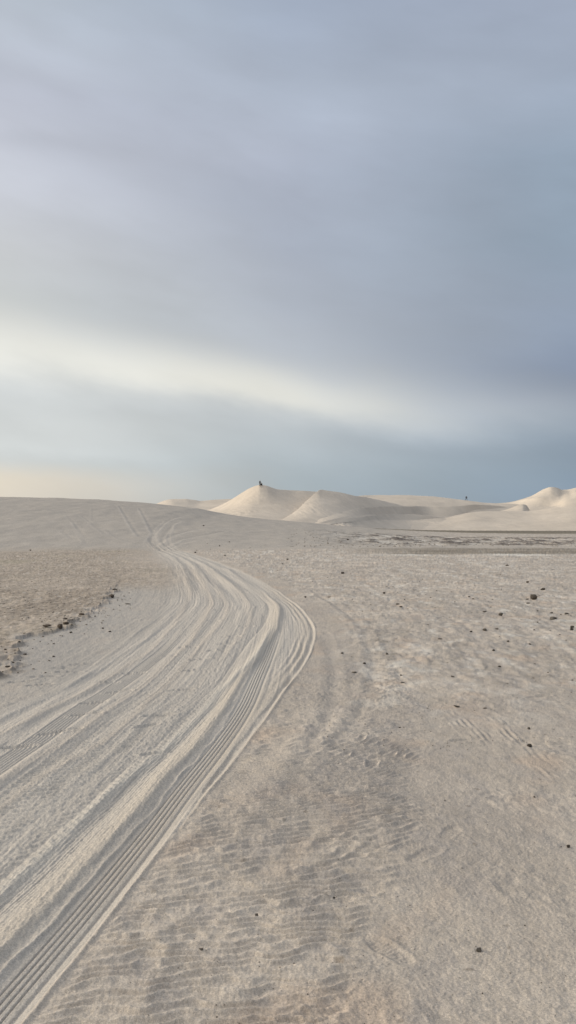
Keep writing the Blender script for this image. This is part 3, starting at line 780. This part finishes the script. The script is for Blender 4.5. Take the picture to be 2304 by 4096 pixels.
SMALL = {  # groups of stones nothing tells apart
 ("small dark stone on the pale pan beyond the faint curved rut", "small stones on the far pan", 'd'):
   [(1310,2226,6),(1240,2286,6),(1310,2312,6),(1325,2297,7),(1403,2296,6),(1516,2322,8),(1551,2307,6),(1547,2348,9),(1572,2349,8),(1610,2350,8),(1690,2318,7),(1620,2335,7),
    (1678,2325,6),(1703,2381,8),(1618,2399,8),(1409,2398,8),(1451,2412,8),(1483,2420,9),(1109,2283,5),(1849,2326,6),(1915,2291,6),(1983,2329,6),(2005,2361,7),(2002,2302,8),
    (1970,2401,8),(1812,2391,8),(1805,2370,9),(1747,2364,10),(1723,2396,9),(1740,2431,9),(1963,2427,9),(1820,2412,8),(2217,2388,7),(1780,2330,6),(1655,2360,7),(1590,2372,6),(1670,2385,7),
    (1830,2352,7),(1900,2345,6),(1930,2372,7),(2060,2350,6),(2250,2345,7),(2080,2300,6),(2200,2310,6),(1480,2368,6),(1440,2330,6),(1250,2330,6),(1190,2300,5)],
 ("small dark chip among whitish crust at the right edge", "chips on the whitish crust", 'd'):
   [(2244,2460,10),(2284,2468,9),(2149,2443,9),(2151,2489,9),(2137,2522,12),(1999,2551,9),(2240,2545,9),(2200,2530,8),(2085,2480,8),(2060,2445,8),(2265,2565,9),(2180,2555,8)],
 ("small thin flake on the crusted sand right of the old ruts", "flakes on the crusted sand", 'df'):
   [(1713,2501,14),(1711,2832,11),(1738,2795,10),(1678,2847,10),(1599,2907,14),(2193,2689,13),(2135,2713,14),(2290,2725,14),(2139,2658,14),(1884,2632,8),(1653,2734,8),(1566,2745,7),
    (2030,2740,12),(1790,2650,9),(1700,2690,10),(2070,2800,11),(1880,2750,9)],
 ("tiny pebble on the loose sand between the old faint ruts", "pebbles between the old ruts", 'd'):
   [(1407,2625,9),(1463,2723,7),(1405,2708,9),(1549,2572,8),(1585,2561,9),(1386,2825,6),(1315,2875,6),(1380,2660,6),(1440,2600,6),(1500,2610,6)],
 ("tiny dark pebble on the rippled sand in the foreground", "pebbles on the foreground sand", 'd'):
   [(1253,3637,9),(1359,3520,8),(1480,3361,9),(1930,3974,11),(1231,3988,10),(1176,3855,10),(1192,3728,13),(2245,3381,9),(1848,3477,10),(1458,4092,10),(668,3470,8),(983,3321,8),
    (1121,3866,10),(867,4081,13),(1026,3948,8),(1093,3946,8),(1053,3583,9),(1640,3620,7),(1700,3900,8),(2100,3700,9),(2200,3950,8),(1560,3480,7),(1950,3300,8),(2050,3480,8),(1780,3200,8),(2138,3182,13)],
 ("tiny dark stone on brown crust between bank and hill", "stones on the brown crust", 'd'):
   [(316,2183,6),(475,2204,6),(138,2286,7),(38,2272,7),(497,2222,6),(138,2256,6),(215,2281,6),(168,2219,6),(80,2225,5),(260,2235,5),(330,2262,5),(60,2310,6),(240,2320,6),(380,2300,6),(420,2270,5)],
 ("tiny dark stone on pale ground where hill meets pan", "stones at the hill foot", 'd'):
   [(787,2199,7),(830,2172,7),(917,2165,7),(878,2181,8),(842,2195,6),(943,2184,6),(1000,2190,6),(1060,2180,6),(980,2210,6),(1040,2215,6),(1120,2195,5),(1180,2200,5),(930,2200,5)],
 ("dark crumb of crust at the foot of the broken bank", "crumbs below the crust bank", 'c'):
   [(337,2537,8),(156,2648,7),(475,2470,6),(20,2615,16),(34,2645,16),(52,2664,14),(10,2695,12),(130,2600,8),(205,2566,10),(160,2572,9),(240,2545,8),(300,2500,8),(360,2490,9),(380,2465,10),
    (350,2430,9),(400,2420,8),(420,2445,7),(470,2400,8),(60,2630,10),(80,2648,9),(110,2590,8),(350,2520,6),(395,2380,8)],
 ("dark stone in the speckled strip below the dunes", "stones of the speckled strip", 'd'):
   [(1258,2168,6),(1292,2170,7),(1592,2160,8),(1568,2172,7),(1663,2184,8),(1500,2168,7),(1440,2170,7),(1620,2166,7),(1720,2170,7),(1800,2172,7),(1900,2172,8),(1930,2178,7),(2050,2178,7),(2150,2176,7),(2230,2182,7),(1860,2182,6),(1540,2180,6)],
}
LAST = [0]
flat_list = [(a, b, c, k, lab, None) for a, b, c, k, lab in ROCKS]
for (lab, grp, k), L in SMALL.items():
    flat_list += [(a, b, c, k, lab, grp) for a, b, c in L]
pos = np.array([hit(f[0], f[1]) for f in flat_list])
hz, _ = terrain(pos[:, 0], pos[:, 1])
for i, (f, (x, y), z) in enumerate(zip(flat_list, pos, hz)):
    px, py, w, k, lab, grp = f
    size = w / F * y * (1.05 if grp is None else .68)
    if grp and k == 'd' and i % 5: k = 'g'
    me = VAR[k][i % len(VAR[k])]
    o = bpy.data.objects.new("flat_stone" if k.endswith('f') else ("clod" if k == 'c' else "stone"), me)
    s = size / 1.05
    o.scale = (s * random.uniform(.95, 1.1), s * random.uniform(.85, 1.1), s * random.uniform(.85, 1.1))
    zz = [v.co.z for v in me.vertices]
    up = -min(zz) * o.scale.z
    o.location = (x, y + s * .3, z + up * .55)
    o.rotation_euler = (random.uniform(-.15, .15), random.uniform(-.15, .15), random.uniform(-.6, .6) + random.choice([0, math.pi]))
    o["label"] = lab; o["category"] = "clod" if k[0] == 'c' else "stone"
    if grp: o["group"] = grp
    COL.objects.link(o)

# gravel: grains nobody could count, one object
def gravel():
    r = np.random.default_rng(5)
    pts = []
    def put(n, gx, ok, size):
        for _ in range(n):
            px, py = gx()
            X, Y = on_plane(px, py)
            if ok(X, Y): pts.append((float(X), float(Y), size(float(Y))))
    mm = lambda a, b: (lambda Y: r.uniform(a, b))
    put(900, lambda: (r.uniform(1150, 2700), r.uniform(2156, 2192)), lambda X, Y: True, mm(.05, .15))
    put(1500, lambda: (r.uniform(900, 2700), r.uniform(2190, 2480) ), lambda X, Y: EDGE.u(X, Y) > .5, mm(.008, .03))
    put(600, lambda: (r.uniform(1300, 2700), r.uniform(2480, 3000)), lambda X, Y: EDGE.u(X, Y) > .4, mm(.005, .016))
    put(500, lambda: (r.uniform(300, 2700), r.uniform(3000, 4150)), lambda X, Y: EDGE.u(X, Y) > .15, mm(.003, .007))
    put(900, lambda: (r.uniform(-400, 560), r.uniform(2195, 2500)), lambda X, Y: LEFT.u(X, Y) < -.8, mm(.012, .045))
    put(200, lambda: (r.uniform(-200, 520), r.uniform(2380, 2700)), lambda X, Y: abs(BANK.u(X, Y) - .1) < .45, mm(.012, .05))
    P = np.array(pts)
    h, _ = terrain(P[:, 0], P[:, 1])
    base = np.array([(1, 0, -.5), (-.5, .87, -.5), (-.5, -.87, -.5), (.6, .5, .35), (-.7, .1, .4), (.1, -.6, .45)]) * .5
    faces0 = [(0, 1, 3), (1, 4, 3), (1, 2, 4), (2, 5, 4), (2, 0, 5), (0, 3, 5), (3, 4, 5), (0, 2, 1)]
    vs = []; fs = []
    for (x, y, s), z in zip(P, h):
        k = len(vs); a = r.uniform(0, 6.28); c, sn = math.cos(a), math.sin(a)
        j = base * (1 + r.uniform(-.25, .25, base.shape)) * s
        for q in j:
            vs.append((x + q[0] * c - q[1] * sn, y + q[0] * sn + q[1] * c, z + q[2] * .8 + s * .12))
        fs += [tuple(k + t for t in f) for f in faces0]
    me = bpy.data.meshes.new("gravel"); me.from_pydata(vs, [], fs); me.update()
    me.materials.append(rock_mat("gravel stone", (.13, .11, .088), (.30, .26, .21)))
    o = bpy.data.objects.new("gravel", me); COL.objects.link(o)
    o["kind"] = "stuff"; o["label"] = "loose grey brown gravel scattered over the crusted pan"; o["category"] = "gravel"
gravel()

# ------------------------------------------------------------------ people on the dunes
def plain_mat(name, c, var=.25, rough=.85):
    m, nt, b = new_mat(name)
    tc = N(nt, 'ShaderNodeTexCoord')
    n = noise_node(nt, tc.outputs['Object'], 9, 3)
    r = ramp(nt, n.outputs['Fac'], [(.3, tuple(v * (1 - var) for v in c)), (.7, tuple(v * (1 + var) for v in c))])
    nt.links.new(r.outputs[0], b.inputs['Base Color'])
    b.inputs['Roughness'].default_value = rough
    return m

M_skin = plain_mat("skin", (.35, .22, .16), .08, .6)
M_hair = plain_mat("dark hair", (.02, .016, .013))
M_black = plain_mat("black cloth", (.012, .014, .018))
M_navy = plain_mat("dark navy cloth", (.022, .032, .042))
M_grey2 = plain_mat("grey green cloth", (.075, .085, .08))
M_shoe = plain_mat("dark shoe", (.03, .026, .024))

def skin_obj(name, chains, mat, parent=None, root=None, levels=2):
    """chains: lists of (point, radius); equal points share a vertex. Grown into one continuous surface."""
    verts = []; rad = []; edges = []; idx = {}
    def vid(p, r):
        k = tuple(round(c, 4) for c in p)
        if k not in idx:
            idx[k] = len(verts); verts.append(p); rad.append(r)
        return idx[k]
    for ch in chains:
        ids = [vid(p, r) for p, r in ch]
        edges += list(zip(ids[:-1], ids[1:]))
    me = bpy.data.meshes.new(name); me.from_pydata(verts, edges, []); me.update()
    o = bpy.data.objects.new(name, me); COL.objects.link(o)
    sk = o.modifiers.new("skin", 'SKIN'); sk.use_smooth_shade = True
    if not me.skin_vertices: me.attributes
    lay = me.skin_vertices[0] if len(me.skin_vertices) else None
    if lay is None:
        bpy.context.view_layer.objects.active = o
        bpy.ops.mesh.customdata_skin_add(); lay = me.skin_vertices[0]
    for i, r in enumerate(rad):
        q = r if isinstance(r, tuple) else (r, r)
        lay.data[i].radius = q; lay.data[i].use_root = (i == 0)
    ss = o.modifiers.new("sub", 'SUBSURF'); ss.levels = levels; ss.render_levels = levels
    me.materials.append(mat)
    # bake to a plain mesh
    dg = bpy.context.evaluated_depsgraph_get(); dg.update()
    bm2 = bpy.data.meshes.new_from_object(o.evaluated_get(dg))
    o.modifiers.clear(); o.data = bm2; bm2.name = name
    if not bm2.materials: bm2.materials.append(mat)
    for p in bm2.polygons: p.use_smooth = True
    if parent: o.parent = parent
    return o

def hand(wrist, d, side, scale=1.0):
    """palm plus five bent fingers hanging along direction d"""
    d = Vector(d).normalized(); w = Vector(wrist)
    fwd = Vector((0, -1, 0)); fwd = (fwd - d * fwd.dot(d)).normalized()
    nrm = d.cross(fwd).normalized() * side
    palm = w + d * .06
    ch = [[(tuple(w), .024), (tuple(palm), (.030))]]
    for k, L in enumerate((.072, .082, .076, .060)):
        b = palm + d * .03 + fwd * (.03 - .02 * k)
        m = b + d * L * .5 - nrm * .006
        t = b + d * L * .92 - nrm * .022
        ch.append([(tuple(palm), .030), (tuple(b), .0095), (tuple(m), .0088), (tuple(t), .0075)])
    tb = w + d * .035 + fwd * .035
    ch.append([(tuple(palm), .030), (tuple(tb), .012), (tuple(tb + d * .035 + fwd * .016 - nrm * .012), .010), (tuple(tb + d * .062 + fwd * .018 - nrm * .02), .008)])
    return ch

def person(loc, rotz, label, J, top, bottom, hairm, stoop=0.0):
    """J: joint table in metres, figure faces -Y"""
    pel, chest, neck, head = (Vector(J[k]) for k in ('pelvis', 'chest', 'neck', 'head'))
    ab = (pel + chest) / 2
    ch = [[(tuple(pel), (.135, .11)), (tuple(ab), (.125, .095)), (tuple(chest), (.16, .115)), (tuple(neck), (.055, .055)),
           (tuple(head - Vector((0, .0, .07))), (.068, .075)), (tuple(head + Vector((0, .005, .02))), (.078, .092)), (tuple(head + Vector((0, .01, .09))), (.055, .065))]]
    fc = head + Vector((0, -.085, -.01))
    ch.append([(tuple(head + Vector((0, .005, .02))), .08), (tuple(fc), .022), (tuple(fc + Vector((0, -.022, -.012))), .010)])    # nose
    for s in (-1, 1):
        ch.append([(tuple(head + Vector((0, .005, .02))), .08), (tuple(head + Vector((s * .078, .015, 0))), .014), (tuple(head + Vector((s * .088, .022, .018))), .010)])  # ears
    sleeves = []; legs = []
    for s, tag in ((-1, 'L'), (1, 'R')):
        sh, el, wr = (Vector(J[k + tag]) for k in ('sh', 'el', 'wr'))
        ch.append([(tuple(chest), .15), (tuple(sh), .062), (tuple((sh + el) / 2), .050), (tuple(el), .040), (tuple((el + wr) / 2), .038), (tuple(wr), .024)])
        ch += hand(wr, wr - el, s)
        hp, kn, an, toe = (Vector(J[k + tag]) for k in ('hip', 'kn', 'an', 'toe'))
        ch.append([(tuple(pel), .13), (tuple(hp), .095), (tuple((hp + kn) / 2), .080), (tuple(kn), .056), (tuple(kn * .6 + an * .4), .056), (tuple(an), .036), (tuple(toe), .03)])
        sleeves.append([(tuple(chest), (.17, .13)), (tuple(sh), .075), (tuple((sh + el) / 2), .062), (tuple(el), .052), (tuple((el + wr) / 2), .047), (tuple(el * .12 + wr * .88), .036)])
        legs.append([(tuple(pel), (.15, .125)), (tuple(hp), .108), (tuple((hp + kn) / 2), .094), (tuple(kn), .072), (tuple(kn * .5 + an * .5), .068), (tuple(kn * .1 + an * .9), .055)])
    body = skin_obj("person", ch, M_skin)
    body["label"] = label; body["category"] = "person"
    jacket = skin_obj("jacket", [[(tuple(pel + Vector((0, 0, .02))), (.155, .13)), (tuple(ab), (.145, .115)), (tuple(chest), (.18, .135)), (tuple(chest * .35 + neck * .65), (.085, .08))]] + sleeves, top, body)
    trousers = skin_obj("trousers", legs, bottom, body)
    hair = skin_obj("hair", [[(tuple(head + Vector((0, .035, -.03))), (.06, .05)), (tuple(head + Vector((0, .03, .045))), (.083, .080)), (tuple(head + Vector((0, .008, .10))), (.062, .066))]], hairm, body)
    for tag in 'LR':
        an, toe = Vector(J['an' + tag]), Vector(J['toe' + tag])
        skin_obj("shoe", [[(tuple(an + (an - toe) * .22 + Vector((0, 0, -.035))), .042), (tuple(an * .55 + toe * .45 + Vector((0, 0, -.03))), .045), (tuple(toe + Vector((0, 0, -.012))), .036)]], M_shoe, body)
    body.location = loc; body.rotation_euler = (0, 0, rotz)
    return body

STAND = dict(pelvis=(0, 0, .96), chest=(0, .01, 1.30), neck=(0, 0, 1.49), head=(0, -.02, 1.62),
    shL=(-.20, .01, 1.42), elL=(-.26, .03, 1.12), wrL=(-.25, -.06, .87), shR=(.20, .01, 1.42), elR=(.26, .03, 1.12), wrR=(.25, -.06, .87),
    hipL=(-.10, 0, .90), knL=(-.12, -.02, .50), anL=(-.13, .02, .09), toeL=(-.15, -.15, .045), hipR=(.10, 0, .90), knR=(.12, -.02, .50), anR=(.13, .02, .09), toeR=(.15, -.15, .045))
WALK = dict(STAND, pelvis=(0, 0, .94), knL=(-.12, -.22, .52), anL=(-.14, -.36, .10), toeL=(-.15, -.53, .06), knR=(.13, .10, .50), anR=(.15, .38, .13), toeR=(.16, .24, .045),
    elL=(-.25, .12, 1.13), wrL=(-.24, .10, .88), elR=(.25, -.06, 1.13), wrR=(.23, -.20, .93), hipL=(-.10, 0, .88), hipR=(.10, 0, .88))
WIDE = dict(STAND, pelvis=(0, 0, .92), elL=(-.36, .02, 1.15), wrL=(-.40, -.06, .90), elR=(.34, .02, 1.15), wrR=(.36, -.06, .90),
    hipL=(-.12, 0, .86), knL=(-.25, -.04, .48), anL=(-.36, .0, .09), toeL=(-.40, -.17, .045), hipR=(.12, 0, .86), knR=(.22, -.06, .48), anR=(.30, -.06, .09), toeR=(.33, -.23, .045))
SIT = dict(pelvis=(0, .10, .14), chest=(0, .08, .50), neck=(0, .02, .69), head=(0, -.03, .82),
    shL=(-.19, .05, .62), elL=(-.25, -.14, .42), wrL=(-.14, -.34, .42), shR=(.19, .05, .62), elR=(.25, -.14, .42), wrR=(.14, -.34, .42),
    hipL=(-.10, .06, .14), knL=(-.15, -.34, .44), anL=(-.15, -.55, .08), toeL=(-.17, -.72, .05), hipR=(.10, .06, .14), knR=(.15, -.34, .44), anR=(.15, -.55, .08), toeR=(.17, -.72, .05))

def put_on(px, py, Y):
    x, y, z = at_depth(px, py, Y)
    return (float(x), float(y), float(z))

person(put_on(1040, 1944.5, 254), R(25), "person standing on the tall dune peak in dark top and grey trousers", STAND, M_navy, M_grey2, M_hair)
person(put_on(1046.5, 1943.0, 253.5), R(-50), "person in black sitting beside the standing one on the peak", SIT, M_black, M_black, M_hair)
person(put_on(1865.5, 2001.5, 352.5), R(12), "person in black standing alone with legs apart on the far dune crest at right", WIDE, M_black, M_black, M_hair).scale = (1.12, 1.12, 1.08)

# ------------------------------------------------------------------ sky and light
SUN_EL, SUN_AZ = 18.0, -74.0          # azimuth from +Y, negative = left
w = bpy.data.worlds.new("World"); scene.world = w
w.use_nodes = True
nt = w.node_tree
for n in list(nt.nodes): nt.nodes.remove(n)
out = N(nt, 'ShaderNodeOutputWorld'); bg = N(nt, 'ShaderNodeBackground')
nt.links.new(bg.outputs[0], out.inputs[0])
geo = N(nt, 'ShaderNodeTexCoord')
sep = N(nt, 'ShaderNodeSeparateXYZ'); nt.links.new(geo.outputs['Generated'], sep.inputs[0])

def M(op, a, b=None, c=None, clamp=False):
    n = N(nt, 'ShaderNodeMath', operation=op, use_clamp=clamp)
    for i, v in enumerate((a, b, c)):
        if v is None: continue
        if isinstance(v, (int, float)): n.inputs[i].default_value = v
        else: nt.links.new(v, n.inputs[i])
    return n.outputs[0]
def lin(c):
    return tuple(((v / 255) / 12.92 if v / 255 <= .04045 else ((v / 255 + .055) / 1.055) ** 2.4) for v in c)
def MIX(f, a, b, mode='MIX'):
    n = N(nt, 'ShaderNodeMix', data_type='RGBA', blend_type=mode)
    for s, v in (('Factor', f), ('A', a), ('B', b)):
        if isinstance(v, (int, float)): n.inputs[s].default_value = v
        elif isinstance(v, tuple): n.inputs[s].default_value = (*v, 1)
        else: nt.links.new(v, n.inputs[s])
    return n.outputs['Result']
x, y, z = sep.outputs[0], sep.outputs[1], sep.outputs[2]
az0 = M('ARCTAN2', x, y)                                  # radians, 0 straight ahead, negative left
hor = M('SQRT', M('ADD', M('MULTIPLY', x, x), M('MULTIPLY', y, y)))
te0 = M('DIVIDE', z, M('MAXIMUM', hor, .02))              # tangent of elevation
# wispy drift of the cloud sheet
cmb = N(nt, 'ShaderNodeCombineXYZ')
nt.links.new(M('MULTIPLY', az0, 3.2), cmb.inputs[0]); nt.links.new(M('ADD', M('MULTIPLY', te0, 8.0), M('MULTIPLY', az0, 1.6)), cmb.inputs[1])
nA = noise_node(nt, cmb.outputs[0], 1.0, 5, .5)
nB = noise_node(nt, cmb.outputs[0], 2.3, 4, .5)
sA = M('SUBTRACT', nA.outputs['Fac'], .5); sB = M('SUBTRACT', nB.outputs['Fac'], .5)
az = M('ADD', az0, M('MULTIPLY', sB, .10))
te = M('ADD', te0, M('MULTIPLY', sA, .06))
def photo_t(py): return (HORIZON - py) / F
def col_ramp(stops):          # stops: (photo row, sRGB)
    tmax = 1.2
    return ramp(nt, M('DIVIDE', te, tmax, clamp=True), sorted([(max(photo_t(p), 0) / tmax, lin(c)) for p, c in stops]))
left = col_ramp([(2100, (222, 214, 203)), (1930, (216, 211, 203)), (1850, (200, 205, 206)), (1700, (208, 211, 211)), (1560, (209, 212, 212)), (1280, (207, 210, 209)), (1050, (204, 206, 208)),
                 (800, (197, 200, 208)), (450, (193, 197, 209)), (0, (186, 195, 205)), (-1800, (180, 190, 204))])
mid = col_ramp([(2100, (168, 180, 186)), (1930, (171, 182, 189)), (1800, (182, 191, 197)), (1700, (190, 197, 202)), (1500, (186, 191, 197)), (1250, (178, 184, 194)), (1000, (173, 180, 193)),
                (650, (177, 184, 199)), (350, (176, 185, 200)), (0, (167, 178, 196)), (-1800, (168, 180, 198))])
right = col_ramp([(2100, (134, 152, 171)), (1900, (139, 156, 173)), (1750, (150, 163, 178)), (1640, (152, 162, 178)), (1500, (142, 154, 174)), (1250, (151, 163, 180)), (1000, (151, 166, 182)),
                  (700, (156, 171, 188)), (350, (165, 176, 193)), (0, (162, 172, 190)), (-1800, (160, 172, 192))])
A19 = math.atan(1152 / F)
fL = M('SMOOTH_MIN', M('MAXIMUM', M('DIVIDE', M('MULTIPLY', az, -1.0), A19), 0.0), 1.0, .0)
fR = M('SMOOTH_MIN', M('MAXIMUM', M('DIVIDE', az, A19), 0.0), 1.0, .0)
sky = MIX(fL, mid.outputs[0], left.outputs[0])
sky = MIX(fR, sky, right.outputs[0])
# bright gap under the cloud sheet, sinking from left to right
def gauss(a0, sa, p0, sp_up, sp_dn, slope):
    da = M('SUBTRACT', az, a0)
    dt = M('SUBTRACT', te, M('ADD', photo_t(p0), M('MULTIPLY', da, slope)))
    up = M('MAXIMUM', dt, 0.0); dn = M('MINIMUM', dt, 0.0)
    e = M('ADD', M('POWER', M('DIVIDE', up, sp_up), 2.0), M('POWER', M('DIVIDE', M('ABSOLUTE', dn), sp_dn), 2.0))
    e = M('ADD', e, M('POWER', M('DIVIDE', M('ABSOLUTE', da), sa), 2.0))
    return M('EXPONENT', M('MULTIPLY', e, -1.0))
band = gauss(-.30, .37, 1450, .034, .022, -.12)
sky = MIX(M('MULTIPLY', band, 1.0, clamp=True), sky, lin((239, 238, 230)))
band2 = gauss(-.05, .16, 1558, .026, .016, -.17)
pale = gauss(-.36, .26, 1690, .05, .05, 0.0)
sky = MIX(M('MULTIPLY', pale, .75, clamp=True), sky, lin((209, 212, 211)))
sky = MIX(M('MULTIPLY', band2, .7, clamp=True), sky, lin((234, 232, 222)))
glow = gauss(-.42, .20, 1945, .022, .03, 0.0)
sky = MIX(M('MULTIPLY', glow, .8, clamp=True), sky, lin((232, 220, 200)))
# soft thicker and thinner places in the sheet: photo px, py, radii, strength
def blob(px, py, rx, ry, tilt, amt, sk):
    da = M('SUBTRACT', az, math.atan((px - 1152) / F)); dt = M('SUBTRACT', te, photo_t(py))
    c, s_ = math.cos(R(tilt)), math.sin(R(tilt))
    a = M('DIVIDE', M('ADD', M('MULTIPLY', da, c), M('MULTIPLY', dt, s_)), rx / F)
    b = M('DIVIDE', M('SUBTRACT', M('MULTIPLY', dt, c), M('MULTIPLY', da, s_)), ry / F)
    e = M('EXPONENT', M('MULTIPLY', M('ADD', M('MULTIPLY', a, a), M('MULTIPLY', b, b)), -1.0))
    return M('ADD', sk, M('MULTIPLY', e, amt))
bl = 1.0
for q in ((1400, 453, 260, 120, -8, .075), (1040, 560, 220, 120, -30, .07), (1750, 560, 330, 110, -5, .045), (60, 700, 420, 150, -12, .07), (95, 622, 210, 40, -5, -.07),
          (1606, 143, 330, 160, 10, -.05), (1113, 760, 260, 110, -10, -.05), (1950, 740, 420, 200, -15, -.06), (763, 430, 330, 120, -20, -.045), (420, 830, 420, 90, -12, .05),
          (300, 300, 300, 110, -25, .035), (1830, 1318, 300, 130, -10, -.05), (2226, 1556, 260, 90, -10, -.06), (2226, 1690, 420, 60, -6, .08), (700, 1060, 480, 90, -10, .035),
          (1750, 1720, 480, 60, -8, .05), (1400, 1760, 420, 40, -8, -.05), (2000, 1820, 500, 45, -4, -.05), (560, 1330, 420, 70, -10, -.035), (2150, 1020, 260, 200, 0, -.04),
          (250, 60, 380, 110, -20, .03), (1050, 1290, 420, 80, -14, .03), (600, 1680, 420, 30, -9, -.035), (380, 1800, 420, 30, -5, .04)):
    bl = blob(*q, bl)
# light streaks / darker streaks in the sheet
lum = M('ADD', 1.0, M('ADD', M('MULTIPLY', sA, .34), M('MULTIPLY', sB, .20)))
lum = M('MULTIPLY', lum, bl)
hsv = N(nt, 'ShaderNodeVectorMath', operation='SCALE')
nt.links.new(sky, hsv.inputs[0]); nt.links.new(lum, hsv.inputs['Scale'])
sky = hsv.outputs[0]
# veiled sun to the left, outside the picture
sd = Vector((math.sin(R(SUN_AZ)) * math.cos(R(SUN_EL)), math.cos(R(SUN_AZ)) * math.cos(R(SUN_EL)), math.sin(R(SUN_EL))))
dp = N(nt, 'ShaderNodeVectorMath', operation='DOT_PRODUCT'); dp.inputs[1].default_value = sd
nt.links.new(geo.outputs['Generated'], dp.inputs[0])
ang = M('ARCCOSINE', M('MINIMUM', dp.outputs['Value'], 1.0))
veil = M('EXPONENT', M('MULTIPLY', M('POWER', M('DIVIDE', ang, R(58)), 2.0), -1.0))
lefty = M('DIVIDE', M('SUBTRACT', M('MULTIPLY', az0, -1.0), R(21)), R(28), clamp=True)
veil = M('MULTIPLY', veil, M('POWER', lefty, 1.4))
va = N(nt, 'ShaderNodeVectorMath', operation='SCALE'); va.inputs[0].default_value = (1.75, 1.59, 1.35); nt.links.new(veil, va.inputs['Scale'])
vs = N(nt, 'ShaderNodeVectorMath', operation='ADD'); nt.links.new(sky, vs.inputs[0]); nt.links.new(va.outputs[0], vs.inputs[1])
sky = vs.outputs[0]
# clear sky showing faintly through the sheet
st = N(nt, 'ShaderNodeTexSky', sky_type='NISHITA'); st.sun_disc = False
st.sun_elevation = R(SUN_EL); st.sun_rotation = R(SUN_AZ)
ss_ = N(nt, 'ShaderNodeVectorMath', operation='SCALE'); ss_.inputs['Scale'].default_value = .1; nt.links.new(st.outputs[0], ss_.inputs[0])
sky = MIX(.06, sky, ss_.outputs[0])
nt.links.new(sky, bg.inputs['Color']); bg.inputs['Strength'].default_value = 1.0

sl = bpy.data.lights.new("sun", 'SUN'); sl.energy = 1.4; sl.angle = R(12); sl.color = (1, .90, .76)
so = bpy.data.objects.new("sun", sl); COL.objects.link(so)
so.rotation_euler = (-sd).to_track_quat('-Z', 'Y').to_euler()

scene.view_settings.view_transform = 'Standard'; scene.view_settings.look = 'None'
scene.view_settings.exposure = 0; scene.view_settings.gamma = 1
scene.cycles.use_denoising = True
scene.cycles.max_bounces = 4; scene.cycles.diffuse_bounces = 2
w.cycles.sampling_method = 'MANUAL'; w.cycles.sample_map_resolution = 512
